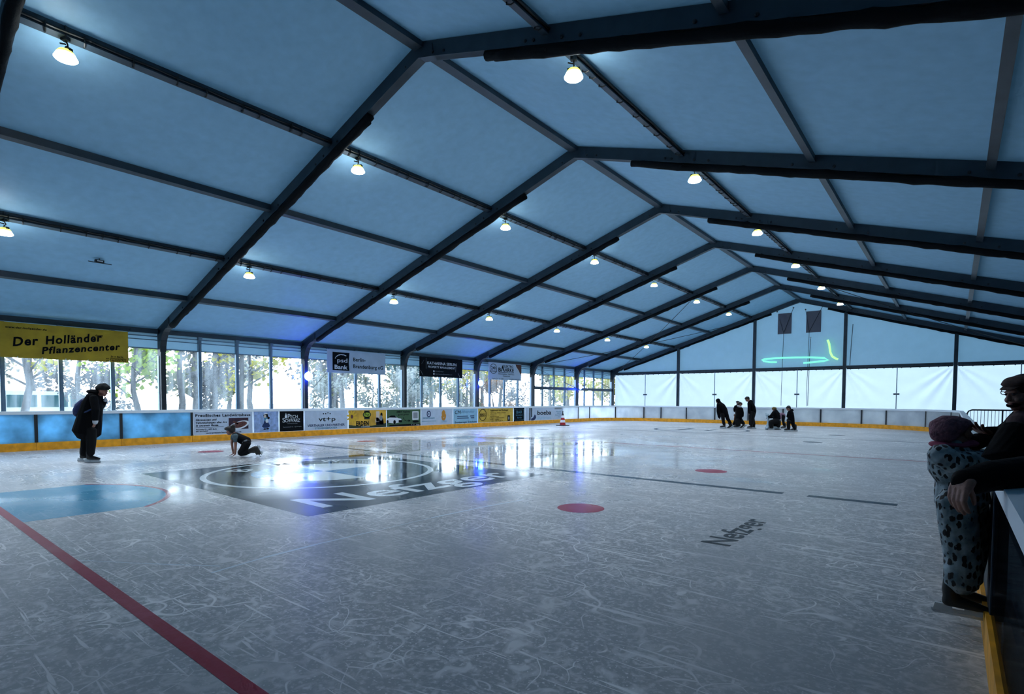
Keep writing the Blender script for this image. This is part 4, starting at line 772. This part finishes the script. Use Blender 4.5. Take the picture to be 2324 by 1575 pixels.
CHILD = dict(loc=(.066,4.311),suit=[[(-.091,.000,1.112,.091,.085),(-.094,.000,1.064,.115,.120),(-.086,.000,.983,.118,.125),(-.051,.000,.924,.112,.115),(-.027,.000,.848,.134,.130),(-.013,.000,.767,.139,.135)],[(-.248,-.100,1.073,.070,.070),(-.171,-.120,1.023,.067,.067),(.010,-.090,1.031,.059,.059),(.141,-.050,1.059,.054,.054)],[(.075,.100,1.054,.070,.070),(.190,.120,1.025,.062,.062),(.230,.050,1.049,.054,.054)],[(-.101,-.060,.804,.112,.090),(-.073,-.060,.618,.107,.095),(-.048,-.060,.444,.096,.088),(-.047,-.060,.349,.096,.085),(-.055,-.060,.274,.091,.080)],[(.077,.070,.782,.112,.090),(.101,.070,.587,.102,.090),(.108,.070,.406,.086,.080),(.106,.070,.308,.070,.070),(.108,.070,.258,.064,.070)]],head=[[(-.048,.000,1.201)]],neck=[[(-.085,.000,1.112,.064,.064),(-.071,.000,1.158,.064,.064)]],hat=[[(-.190,.000,1.184,.032,.050),(-.164,.000,1.208,.070,.085),(-.116,.000,1.225,.078,.098),(-.069,.000,1.241,.059,.088),(-.031,.000,1.247,.035,.070),(-.007,.000,1.233,.019,.050)],[(-.184,.000,1.176,.035,.055),(-.141,.000,1.171,.043,.085),(-.114,.000,1.171,.029,.080)]],scarf=[[(-.182,.000,1.122,.021,.070),(-.091,.000,1.117,.024,.095),(.016,.000,1.131,.024,.075)]],glove=[[(.141,-.050,1.059,.046,.046),(.185,-.030,1.068,.040,.040)],[(.230,.050,1.049,.046,.046),(.248,.040,1.061,.040,.040)]],bib=[[(.030,.000,1.123,.043,.060),(.074,.000,1.145,.048,.060),(.124,.020,1.144,.037,.050)]],hands=[[(.141,-.050,1.059),(.212,-.030,1.057)],[(.230,.050,1.049),(.276,.040,1.051)]],feet=[[(-.084,-.060,.209)],[(.072,.070,.202)]])
LEANER = dict(loc=(.501,3.306),coat=[[(.675,.450,1.280,.128,.120),(.724,.450,1.170,.168,.200),(.802,.450,.950,.168,.210),(.859,.450,.706,.164,.200),(.890,.450,.528,.160,.200)],[(-.609,-.020,1.047,.055,.055),(-.462,.020,1.071,.064,.064),(-.250,.100,1.072,.075,.075),(.097,.250,1.058,.082,.082),(.488,.360,1.230,.091,.091)],[(.945,.600,1.217,.084,.084),(1.168,.620,.995,.077,.077),(1.138,.550,.751,.066,.066)]],trousers=[[(.745,.360,.578,.091,.091),(.773,.360,.252,.073,.073),(.799,.360,-.033,.058,.058)],[(1.037,.550,.520,.091,.091),(1.056,.550,.170,.073,.073),(1.072,.550,-.136,.058,.058)]],head=[[(.572,.420,1.561)]],neck=[[(.671,.450,1.346,.047,.047),(.617,.430,1.454,.047,.047)]],hair=[[(.557,.420,1.647,.055,.090),(.623,.420,1.604,.080,.100),(.671,.420,1.519,.055,.080)]],nearhand=[[(-.587,-.020,1.061,.027,.027),(-.638,-.030,1.019,.031,.031),(-.619,-.030,.910,.015,.015),(-.623,-.060,1.031,.018,.018),(-.596,-.060,.961,.011,.011)]],farhand=[[(1.138,.550,.751),(1.087,.500,.535)]],feet=[[(.803,.360,-.100)],[(1.076,.550,-.207)]])
CAPMAN = dict(loc=(.266,4.274),coat=[[(.117,.050,1.297,.066,.090),(.157,.060,1.193,.133,.190),(.253,.080,.994,.148,.200),(.344,.100,.753,.153,.200),(.375,.100,.646,.153,.200)],[(-.116,-.160,1.205,.087,.087),(-.249,-.200,1.099,.082,.082),(-.099,-.200,1.051,.066,.066)],[(.219,.200,1.211,.087,.087),(.153,.240,1.162,.069,.069),(.041,.220,1.182,.048,.048)]],trousers=[[(.285,.020,.690,.102,.102),(.299,.020,.376,.087,.087),(.313,.020,.059,.071,.071)],[(.468,.180,.655,.102,.102),(.483,.180,.325,.087,.087),(.498,.180,-.008,.071,.071)]],scarf=[[(.049,.000,1.316,.020,.045),(.020,-.010,1.285,.028,.060),(-.012,-.020,1.230,.026,.050)]],head=[[(.069,.030,1.431)]],neck=[[(.127,.050,1.310,.056,.056),(.097,.040,1.375,.056,.056)]],cap=[[(.000,.030,1.482,.020,.060),(.031,.030,1.498,.033,.082),(.071,.030,1.503,.041,.086),(.116,.030,1.483,.038,.080)]],peak=[[(.021,.030,1.477,.013,.060),(-.017,.030,1.454,.006,.050)]],hair=[[(.132,.030,1.465,.036,.072),(.142,.030,1.413,.036,.068),(.143,.040,1.375,.023,.058)]],mask=[[(.054,.030,1.372,.018,.040),(.013,.030,1.361,.015,.034)]],hands=[[(.047,.220,1.185),(-.115,.160,1.247)],[(-.099,-.200,1.051),(.048,-.150,1.022)]],feet=[[(.317,.020,-.021)],[(.501,.180,-.091)]])
# ------------------------------------------------------------------ people (all limbs as lofts fused into one surface)
YAWU = math.atan2(.63074, .77598)
SKIN = mat('skin', (.30,.145,.105), .55, bump=.15, bscale=60); CLOTH = mat('black_coat_cloth', (.003,.004,.0055), .85, spec=.1, bump=.4, bscale=18); CLOTH2 = mat('dark_trouser_cloth', (.004,.005,.0065), .85, spec=.25, bump=.3, bscale=22)
HAIRM = mat('dark_hair', (.012,.009,.008), .6, bump=.6, bscale=70); BOOT = mat('black_skate_boot', (.008,.009,.010), .45); HOLD = mat('grey_blade_holder', (.58,.66,.72), .4); BLADE = mat('steel_blade', (.5,.55,.6), .25, .9)
EYE = mat('dark_eye', (.01,.01,.012), .25); LIP = mat('lip', (.22,.06,.055), .5); LIGHTC = mat('pale_cloth', (.55,.60,.66), .8)
def head_parts(mb, c, r, yaw, pitch, roll=0):
    Rm = Matrix.Rotation(yaw, 3, 'Z') @ Matrix.Rotation(-pitch, 3, 'Y') @ Matrix.Rotation(roll, 3, 'X')
    c = Vector(c)
    def E_(p, a, q=None):
        mb.ell(c+Rm @ (Vector(p)*r), a[0]*r, a[1]*r, a[2]*r, (Rm @ q) if q else Rm)
    E_((-.14,0,.30), (.80,.64,.70)); E_((.14,0,-.12), (.54,.53,.66)); E_((.20,0,-.60), (.42,.40,.28)); E_((.44,0,-.74), (.17,.2,.16))
    E_((.70,0,-.12), (.13,.10,.26), Matrix.Rotation(-.35, 3, 'Y')); E_((.76,0,-.26), (.13,.13,.10)); E_((.58,0,.16), (.14,.40,.10))
    E_((.45,.30,-.30), (.2,.18,.2)); E_((.45,-.30,-.30), (.2,.18,.2)); E_((.60,0,-.52), (.11,.20,.07))
    for s in (-1, 1): E_((-.06,.62*s,-.10), (.17,.08,.25))
    return Rm
def face_bits(e, c, r, Rm):
    c = Vector(c); mb = MB()
    for s in (-1, 1): mb.ell(c+Rm @ (Vector((.615,.235*s,.03))*r), .07*r, .10*r, .055*r, Rm)
    mb.build('eyes', EYE, e, smooth=True)
    mb = MB(); mb.ell(c+Rm @ (Vector((.675,0,-.51))*r), .05*r, .17*r, .045*r, Rm); mb.build('mouth', LIP, e, smooth=True)
def hand(mb, wr, tip, scale=None, curl=.35, thumb=1):
    """palm and five bent fingers of unequal length from wrist towards tip"""
    wr = Vector(wr[:3]); tip = Vector(tip[:3]); f = tip-wr; L = max(.10, min(.20, f.length)) if scale is None else scale
    f = f.normalized(); a = Vector((0,1,0)); n = f.cross(a); n = n.normalized() if n.length > .1 else Vector((1,0,0)); s = n.cross(f).normalized()
    k = L/.18
    for j in range(5):
        o = s*(.032*k*(j-2)/2); mb.tube([wr+o*.7-f*.01*k, wr+o*.9+f*.04*k, wr+o+f*.095*k], [.013*k,.0145*k,.011*k], 7)
    for j, ln in enumerate((.075,.088,.080,.062)):
        b = wr+f*.088*k+s*(.034*k-.0226*k*j); sp = s*(.010*k-.0066*k*j); d = f.copy(); pts = [b]
        for q in range(3):
            ang = curl*(q+.6)*.55; dd = (f*math.cos(ang)-n*math.sin(ang)); pts.append(pts[-1]+dd*ln*k*(.45,.32,.23)[q]+sp*.4)
        mb.tube(pts, [.0105*k,.0098*k,.009*k,.0068*k], 7)
    b = wr+f*.03*k+s*.034*k*thumb; mb.tube([b, b+(f*.6+s*.6*thumb-n*.3)*.045*k, b+(f*.85+s*.75*thumb-n*.45)*.075*k], [.013*k,.011*k,.008*k], 7)
def skate(e, ankle, yaw, s=1.0, tilt=0.0):
    z0 = max(0.0, ankle[2]-.15*s); R = Matrix.Rotation(yaw, 4, 'Z') @ Matrix.Rotation(tilt, 4, 'Y'); T = Matrix.Translation((ankle[0], ankle[1], z0)) @ R
    def put(mb, name, m, vox=None):
        for v in mb.bm.verts: v.co = T @ (v.co*s)
        return blob(name, mb, m, e, vox*s, 3) if vox else mb.build(name, m, e)
    mb = MB(); mb.loft([(-.02,0,.29,.056,.052),(-.03,0,.19,.056,.050),(-.02,0,.115,.052,.045)], 10); mb.loft([(-.055,0,.105,.042,.040),(.04,0,.105,.046,.045),(.14,0,.09,.032,.042),(.19,0,.083,.022,.034)], 10)
    put(mb, 'skate_boot', BOOT, .010)
    mb = MB()
    for x0, x1 in ((-.12,-.02),(.06,.19)): mb.prism([(x0,-.012,.078),(x1,-.012,.078),(x1+.010,-.012,.026),(x0-.012,-.012,.026)], (0,.024,0))
    mb.prism([(-.12,-.009,.046),(.195,-.009,.046),(.215,-.009,.024),(-.13,-.009,.02)], (0,.018,0)); put(mb, 'blade_holder', HOLD)
    mb = MB(); mb.prism([(-.14,-.0025,.03),(.215,-.0025,.03),(.225,-.0025,.016),(.20,-.0025,.0),(-.125,-.0025,.0),(-.14,-.0025,.012)], (0,.005,0)); put(mb, 'blade', BLADE)
def person(D, label, yaw, pitch, r=.118, vox=.014, mats=None, group=None, sk=1.0, footyaw=None, hd_roll=0, loc=None, skates=True, tilt=(0,0)):
    mats = mats or {}
    e = tag(empty('person', (D['loc'][0], D['loc'][1], 0), YAWU), label, 'person', group)
    body = MB(); limbs = [x for k in ('coat','suit','vest','shirt','trousers') for x in D.get(k, [])]
    for row in limbs: body.loft([(p[0],p[1],p[2],p[3]*.55,p[4]*.55) for p in row], 10)
    for row in D.get('arms', []): body.loft(row, 10)
    for row in D.get('neck', []): body.loft([(p[0],p[1],p[2],min(p[3],.062),min(p[4],.062)) for p in row], 10)
    hc = D['head'][0][0]; Rm = head_parts(body, hc, r, yaw, pitch, hd_roll)
    for h in D.get('hands', []): hand(body, h[0], h[1])
    if 'nearhand' in D: D['handfn'](body)
    blob('body', body, SKIN, e, vox*.75, 2, .5); face_bits(e, hc, r, Rm)
    names = {'coat':('coat',CLOTH),'suit':('snowsuit',CLOTH),'vest':('vest',CLOTH),'shirt':('shirt',CLOTH),'trousers':('trousers',CLOTH2),'hood':('hood',CLOTH),'hat':('hat',CLOTH),'cap':('cap',CLOTH),'peak':('cap_peak',CLOTH),'hair':('hair',HAIRM),'collar':('collar',LIGHTC),'cuffs':('cuffs',LIGHTC),'scarf':('scarf',CLOTH),'gloves':('gloves',CLOTH),'glove':('gloves',CLOTH),'hem':('hem_band',GREYP),'bib':('neck_warmer',CLOTH),'pack':('backpack',NAVY),'boots':('skate_boots',BOOT),'mask':('face_mask',CLOTH),'pocket':('pocket_patch',GREYP)}
    for k, (nm, m) in names.items():
        if k not in D: continue
        mb = MB()
        for row in D[k]: mb.loft(row, 14)
        if k == 'hair' or (k == 'hood' and 'hair' not in D and 'hat' not in D):
            g_ = 1.0 if k == 'hair' else 1.12
            mb.ell(Vector(hc)+Rm @ (Vector((-.21,0,.36))*r), .85*r*g_, .73*r*g_, .74*r*g_, Rm); mb.ell(Vector(hc)+Rm @ (Vector((-.42,0,-.02))*r), .55*r*g_, .66*r*g_, .6*r*g_, Rm)
        thin = k in ('hem','pocket','peak','mask','cuffs','scarf','collar')
        blob(nm, mb, mats.get(k, m), e, vox*(.6 if thin else 1), 5 if not thin else 2, .55)
    if 'strap' in D:
        mb = MB(); mb.tube([p[:3] for p in D['strap'][0]], .018, 6); mb.build('backpack_strap', NAVY, e, smooth=True)
    if 'blades' in D:
        for row in D['blades']:
            a = Vector(row[0][:3]); b = Vector(row[1][:3]); mb = MB(); t = (b-a).normalized(); q = Vector((t.z,0,-t.x)); 
            mb.prism([a, b, b+q*.018, a+q*.018], (0,.008,0)); mb.prism([a-q*.035+t*.03, a-q*.035+t*.09, a+t*.10, a+t*.02], (0,.014,0)); mb.prism([a-q*.035+t*.17, a-q*.035+t*.22, a+t*.23, a+t*.16], (0,.014,0)); mb.build('blade', HOLD, e)
    for i, f in enumerate(D.get('feet', [])):
        a = f[0]
        if skates: skate(e, a, footyaw[i] if footyaw else yaw, sk, tilt[i])
        else:
            mb = MB(); c_, s_ = math.cos(yaw), math.sin(yaw); mb.loft([(a[0]-.05*c_,a[1]-.05*s_,-.01,.05,.05),(a[0]+.06*c_,a[1]+.06*s_,-.01,.048,.05),(a[0]+.18*c_,a[1]+.18*s_,-.02,.035,.045)], 10); mb.loft([(a[0],a[1],.22,.055,.055),(a[0],a[1],.02,.055,.055)], 10); blob('shoe', mb, BOOT, e, .012)
    return e
BLUEPACK = mat('blue_backpack_cloth', (.018,.030,.12), .6, bump=.3, bscale=20)
e = person(MAN, 'adult in long black coat, dark beret and blue backpack standing on skates at the left', 0, -.30, .122, .010, {'pack': BLUEPACK, 'hat': mat('dark_wool', (.008,.011,.012), .9, bump=.5, bscale=60)}, footyaw=(.0,.05))
e = person(KNEEL, 'child in grey shirt and black vest crawling on hands and knees on the ice', PI, .02, .112, .010, {'shirt': mat('teal_grey_shirt', (.07,.12,.145), .8, noise=.3, nscale=30), 'pocket': GREYP})
GP = 'skaters at the far end'
person(HOOD, 'hooded skater in black leaning forward, leftmost of the far group', PI, -.45, .12, .016, group=GP, footyaw=(PI,PI-.2), tilt=(0,.5))
person(COLLAR, 'skater with white collar and long black coat in the middle of the far trio', -.9, -.35, .112, .016, {'collar': LIGHTC}, GP, footyaw=(PI,PI), tilt=(0,.6))
person(BEHIND, 'dark skater with a square cap half hidden behind the white-collared skater', -1.6, .05, .110, .016, {'hat': mat('dark_green_cap', (.012,.03,.03), .8)}, GP, footyaw=(PI,PI), tilt=(.5,0))
person(TODDLER, 'tiny child in orange brown beside the white-collared skater', -2.2, 0, .085, .012, {'coat': mat('orange_brown_cloth', (.22,.08,.03), .8), 'hair': mat('auburn_hair', (.12,.05,.03), .6)}, GP, sk=.6)
person(YOUTH, 'bareheaded youth in black hooded jacket stooping, rightmost of the far trio', PI, -.40, .122, .016, group=GP, footyaw=(PI,PI))
person(SITTER, 'person in yellowish cap sitting low on the pale skating aid', PI+.5, -.25, .105, .014, {'hat': mat('yellowish_knit', (.16,.12,.04), .9)}, GP, footyaw=(PI,PI), sk=.9)
person(BENT, 'skater in pink jacket bending over behind the person on the skating aid', PI, -.9, .10, .014, {'coat': mat('dusty_pink_cloth', (.22,.13,.20), .8)}, GP, footyaw=(PI,PI), sk=.9)
person(WALKER, 'young skater in long black hooded coat striding left, rightmost of the far group', PI, -.25, .112, .014, group=GP, footyaw=(PI,PI))
# pale animal-shaped skating aid under the sitting person
e = empty('skating_aid', (SITTER['loc'][0], SITTER['loc'][1], 0), YAWU); PLAS = mat('pale_plastic', (.42,.54,.62), .4)
mb = MB(); mb.loft([(-.43,0,.08,.07,.09),(-.30,0,.10,.10,.10),(-.05,0,.09,.07,.05),(.20,0,.09,.07,.05)]); mb.loft([(-.36,0,.12,.09,.09),(-.34,0,.35,.055,.06),(-.35,0,.55,.05,.055),(-.37,0,.66,.06,.06)])
blob('hull', mb, PLAS, e, .014); mb = MB(); mb.ell((-.385,0,.70), .085,.075,.075); mb.loft([(-.42,0,.73,.045,.04),(-.47,0,.79,.022,.02)]); mb.loft([(-.34,0,.63,.04,.03),(-.36,0,.60,.03,.02)]); blob('animal_head', mb, PLAS, e, .010)
mb = MB(); mb.tube([(-.36,-.16,.55),(-.36,.16,.55)], .018, 8); mb.build('handle', M['post'], e); mb = MB()
for s in (-1, 1): mb.box(-.42,.24,s*.10-.012,s*.10+.012,0,.03)
mb.build('runners', M['steel_dark'], e)
tag(e, 'pale animal-shaped plastic skating aid with raised head on the far ice', 'skating aid', GP if False else None)
# child at the right boards
SPOT = bpy.data.materials.new('spotted_snowsuit_cloth'); SPOT.use_nodes = True
n = SPOT.node_tree.nodes; l = SPOT.node_tree.links; p = n['Principled BSDF']; p.inputs['Roughness'].default_value = .75
tc = n.new('ShaderNodeTexCoord'); mp = n.new('ShaderNodeMapping'); mp.inputs['Scale'].default_value = (30,30,17); vo = n.new('ShaderNodeTexVoronoi'); vo.inputs['Randomness'].default_value = .55; vo.inputs['Scale'].default_value = 1
nz = n.new('ShaderNodeTexNoise'); nz.inputs['Scale'].default_value = 14; nz.inputs['Detail'].default_value = 3
dm = n.new('ShaderNodeMixRGB'); dm.blend_type = 'ADD'; dm.inputs[0].default_value = 1; sc_ = n.new('ShaderNodeVectorMath'); sc_.operation = 'SCALE'; sc_.inputs['Scale'].default_value = .7
nz2 = n.new('ShaderNodeTexNoise'); nz2.inputs['Scale'].default_value = 30
l.new(tc.outputs['Object'], mp.inputs[0]); l.new(tc.outputs['Object'], nz2.inputs['Vector']); l.new(nz2.outputs['Color'], sc_.inputs[0]); l.new(mp.outputs[0], dm.inputs[1]); l.new(sc_.outputs[0], dm.inputs[2]); l.new(dm.outputs[0], vo.inputs['Vector']); l.new(tc.outputs['Object'], nz.inputs['Vector'])
r1 = n.new('ShaderNodeValToRGB'); r1.color_ramp.elements[0].position = .38; r1.color_ramp.elements[1].position = .43; r1.color_ramp.elements[0].color = (0,0,0,1); r1.color_ramp.elements[1].color = (1,1,1,1); l.new(vo.outputs['Distance'], r1.inputs['Fac'])
r2 = n.new('ShaderNodeValToRGB'); r2.color_ramp.elements[0].position = .35; r2.color_ramp.elements[1].position = .68; r2.color_ramp.elements[0].color = (.12,.18,.21,1); r2.color_ramp.elements[1].color = (.42,.52,.56,1); l.new(nz.outputs['Fac'], r2.inputs['Fac'])
mx = n.new('ShaderNodeMixRGB'); l.new(r1.outputs['Color'], mx.inputs['Fac']); mx.inputs[1].default_value = (.004,.005,.006,1); l.new(r2.outputs['Color'], mx.inputs[2]); l.new(mx.outputs[0], p.inputs['Base Color'])
KNIT = mat('mauve_knit', (.20,.085,.115), .9, noise=.35, nscale=40, bump=.9, bscale=55)
e = person(CHILD, 'small child in spotted grey snowsuit and mauve knit hat holding the right boards', .10, .12, .090, .0050, {'suit': SPOT, 'hat': KNIT, 'scarf': mat('pink_scarf', (.30,.05,.10), .8)}, sk=.80, footyaw=(-.66,-.52))
# person whose black sleeve and hand lie over the board in front
def leaner_hand(mb):
    W, K, T, B, U_ = [Vector(x[:3]) for x in LEANER['nearhand'][0]]
    d = Vector((0,1,0)); down = (T-K).normalized(); back = (K-W).normalized()
    for j in range(6):
        o = d*(.034-.0136*j); mb.tube([W+o*.6-back*.02, W*.5+K*.5+o*.9+Vector((-.006,0,.008)), K+o], [.020,.021,.014], 8)
    for j, (ln, lean, bend) in enumerate(((.098,.03,.16),(.108,.0,.10),(.100,-.03,.05),(.080,-.06,.02))):
        b = K+d*(-.036+.024*j); pts = [b]; dirs = [down*.75+back*.45, down+Vector((.10+bend*.6,0,0)), down+Vector((.32+bend,0,.05))]
        for q in range(3): pts.append(pts[-1]+(dirs[q].normalized()+d*lean*.5)*ln*(.42,.32,.26)[q])
        mb.tube(pts, [.0125,.0115,.0105,.0075], 8)
    mb.tube([W*.6+K*.4+d*-.03, B, B*.5+U_*.5+Vector((.006,0,0)), U_], [.016,.0135,.0115,.008], 8)
LEANER['handfn'] = leaner_hand
LEANER['hands'] = LEANER['farhand']
e = person(LEANER, 'person in black sleeve resting a forearm on the right boards, bare hand hanging down', PI, -.2, .118, .0065, skates=False)
HANDSKIN = SKIN
# man in a flat cap bending over the boards towards the child
BROWNCAP = mat('dark_brown_cap_cloth', (.045,.022,.018), .85, noise=.4, nscale=40)
e = person(CAPMAN, 'man in dark brown flat cap and glasses bending over the right boards', PI, -.15, .104, .0060, {'cap': BROWNCAP, 'peak': BROWNCAP, 'scarf': mat('dark_red_scarf', (.03,.008,.014), .8)}, skates=False)
hc = Vector(CAPMAN['head'][0][0][:3]); mb = MB()
for s in (-1, 1):
    mb.tube([(hc.x-.068+.004*math.sin(q), hc.y+.034*s+.021*math.cos(q), hc.z+.010+.017*math.sin(q)) for q in [i*PI/6 for i in range(13)]], .0022, 5); mb.tube([(hc.x-.066,hc.y+.056*s,hc.z+.012),(hc.x+.01,hc.y+.072*s,hc.z+.008)], .002, 5)
mb.tube([(hc.x-.072,hc.y-.014,hc.z+.012),(hc.x-.072,hc.y+.014,hc.z+.012)], .002, 5); mb.build('glasses', M['cable'], e)
# ------------------------------------------------------------------ autumn trees and a van outside the windows
BARK = mat('grey_bark', (.045,.038,.036), .9, noise=.4, nscale=6); LEAFM = {}
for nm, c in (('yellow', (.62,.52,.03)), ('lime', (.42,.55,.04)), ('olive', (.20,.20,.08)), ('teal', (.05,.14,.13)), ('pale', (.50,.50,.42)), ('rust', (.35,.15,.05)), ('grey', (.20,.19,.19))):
    m = bpy.data.materials.new(nm+'_leaves'); m.use_nodes = True; n = m.node_tree.nodes; l = m.node_tree.links; n.remove(n['Principled BSDF'])
    d = n.new('ShaderNodeBsdfDiffuse'); t = n.new('ShaderNodeBsdfTranslucent'); x = n.new('ShaderNodeMixShader'); x.inputs['Fac'].default_value = .4
    oi = n.new('ShaderNodeTexCoord'); tx = n.new('ShaderNodeTexNoise'); tx.inputs['Scale'].default_value = 2.5; l.new(oi.outputs['Object'], tx.inputs['Vector'])
    r = n.new('ShaderNodeValToRGB'); r.color_ramp.elements[0].color = (*[v*.28 for v in c], 1); r.color_ramp.elements[1].color = (*[min(1, v*.8) for v in c], 1); l.new(tx.outputs['Fac'], r.inputs['Fac'])
    for s in (d, t): l.new(r.outputs['Color'], s.inputs['Color'])
    l.new(d.outputs[0], x.inputs[1]); l.new(t.outputs[0], x.inputs[2]); l.new(x.outputs[0], n['Material Output'].inputs['Surface']); LEAFM[nm] = m
def leaves(rnd, spots, n, size):
    mb = MB()
    for _ in range(n):
        c, r = rnd.choice(spots); d = Vector((rnd.gauss(0,1), rnd.gauss(0,1), rnd.gauss(0,1))).normalized()*r*rnd.random()**.5
        p = Vector(c)+d; s = size*rnd.uniform(.6,1.4); a = Vector((rnd.gauss(0,1), rnd.gauss(0,1), rnd.gauss(0,1))).normalized(); b = a.orthogonal().normalized()
        mb.quad(p-a*s*.3, p+b*s*.45, p+a*s*.6, p-b*s*.45)
    return mb
def tree(x, y, h, leaf, label, n=900, crown=1.6, size=.22, seed=1, low=.35, cat='tree'):
    rnd = random.Random(seed); e = tag(empty('autumn_tree' if cat == 'tree' else 'garden_bush', (x, y, -.14)), label, cat, 'trees and bushes outside the windows')
    mb = MB(); spots = []; top = Vector((rnd.uniform(-.3,.3), rnd.uniform(-.3,.3), h))
    trunk = [top*(i/6)+Vector((.12*rnd.uniform(-1,1), .12*rnd.uniform(-1,1), 0))*(i > 0) for i in range(7)]
    r0 = .035*h**.8; mb.tube(trunk, [r0*(1-.13*i) for i in range(7)], 8)
    for _ in range(16 if cat == 'tree' else 9):
        f = rnd.uniform(low, .95); i = min(5, int(f*6)); b = trunk[i].lerp(trunk[i+1], f*6-i); a = rnd.uniform(0, 2*PI); ln = crown*rnd.uniform(.6,1.2)*(1.15-f*.5)
        m_ = b+Vector((math.cos(a)*ln*.55, math.sin(a)*ln*.55, ln*.35)); t_ = m_+Vector((math.cos(a+.4)*ln*.5, math.sin(a+.4)*ln*.5, ln*.35))
        mb.tube([b, m_, t_], [r0*.35, r0*.2, r0*.07], 5)
        for _q in range(3): w_ = m_.lerp(t_, rnd.random()); mb.tube([w_, w_+Vector((rnd.uniform(-1,1), rnd.uniform(-1,1), rnd.uniform(-.1,.8)))*ln*.35], [r0*.09, r0*.03], 4)
        spots += [(t_, crown*.42), (m_, crown*.35)]
    mb.build('trunk', BARK, e, smooth=True)
    if n: leaves(rnd, spots, n, size).build('crown', LEAFM[leaf], e)
    return e
T_ = [(-27,4.4,6,'yellow','slender tree with yellow leaf tufts outside the window under the yellow banner',260,1.3,.20,.3), (-26.8,7.8,5.5,'lime','lime yellow tree outside the window at the right end of the yellow banner',900,1.5,.22,.2),
 (-31,11.0,8,'grey','bare grey tree outside the widest window between the first two columns',150,1.9,.2,.3), (-27,12.2,7,'yellow','golden tree outside the second window left of the bank banner',800,1.6,.22,.25), (-32,15.2,8,'pale','pale bare tree seen left of the column with the blue spotlight',260,1.8,.2,.25),
 (-28,18.6,7,'olive','olive tree outside the window under the left end of the bank banner',700,1.7,.22,.15), (-26.5,22.2,6.5,'teal','dark teal leafy tree outside the window under the bank banner',2200,2.0,.26,.1), (-31,26.5,7,'olive','olive brown tree outside the window under the black banner',1100,1.9,.24,.15),
 (-26,27.6,5.5,'yellow','yellow leaved tree outside the window right of the black banner',700,1.5,.22,.2), (-34,36.0,8,'grey','bare grey tree seen through the window under the curled banner',120,2.0,.2,.3), (-27,41.0,6.5,'yellow','yellow tree in the second last window beside the far corner',900,1.6,.26,.15), (-24.5,44.6,6,'yellow','bright yellow tree filling the last window by the far corner',2000,1.8,.28,.08), (-30,46,7,'lime','lime green tree beyond the last window wall',500,1.7,.25,.2)]
WN = ['first','second','third','fourth','fifth','sixth','seventh','eighth','ninth','tenth','eleventh','twelfth','thirteenth','fourteenth','fifteenth','sixteenth']
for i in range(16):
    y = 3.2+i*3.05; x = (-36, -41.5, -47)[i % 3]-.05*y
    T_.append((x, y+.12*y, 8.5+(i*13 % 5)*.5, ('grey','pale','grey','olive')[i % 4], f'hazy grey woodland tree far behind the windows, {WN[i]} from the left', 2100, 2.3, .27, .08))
for i, (x, y, h, lf, lb, n_, cr_, sz, lo) in enumerate(T_): tree(x, y, h, lf, lb, n_, cr_, sz, i*7+3, lo)
B_ = [(-23.6,9.6,2.6,'grey','grey tangled bush outside the first window right of the yellow banner',1300,.9,.12), (-23.4,14.6,2.4,'pale','whitish bush outside the window left of the bank banner column',1100,.9,.12), (-23.3,17.4,2.5,'olive','tangled brown bush outside the window right of the spotlight column',1200,.9,.12), (-23.2,19.2,2.7,'pale','pale flowering bush below the bank banner',1500,1.0,.13), (-23.4,24.2,2.6,'olive','dark olive bush at the window left below the black banner',1500,1.0,.13), (-23.3,26.6,2.4,'rust','rust brown bush below the black banner',1300,.9,.13), (-23.6,5.6,2.4,'grey','grey bush outside behind the person with the backpack',700,.9,.12), (-24.5,30.6,2.2,'grey','low grey bush outside the window under the curled banner',500,.9,.12)]
for i, (x, y, h, lf, lb, n_, cr_, sz) in enumerate(B_): tree(x, y, h, lf, lb, n_, cr_, sz, i*5+90, .12, 'bush')
e = empty('parked_van', (-30.5, 5.6, -.14), .25); VB = mat('white_van_paint', (.75,.8,.82), .3); VG = mat('teal_van_glass', (.02,.10,.11), .1)
mb = MB(); mb.prism([(-.85,-2.0,.35),(-.85,2.0,.35),(-.85,2.2,.95),(-.85,1.5,1.15),(-.85,1.0,1.75),(-.85,-1.9,1.8),(-.85,-2.05,1.2)], (1.7,0,0)); mb.build('van_body', VB, e)
for y0, y1 in ((-1.75,-.75),(-.6,.35),(.45,1.0)): mb = MB(); mb.box(.85,.86,y0,y1,1.12,1.62); mb.build('van_window', VG, e)
for y in (-1.3, 1.35): mb = MB(); mb.lathe([(.32,-.1),(.32,.1)], (.8,y,.32), 16, 'x'); mb.build('van_wheel', M['post'], e)
tag(e, 'white parked van with teal windows outside, under the yellow banner', 'van')
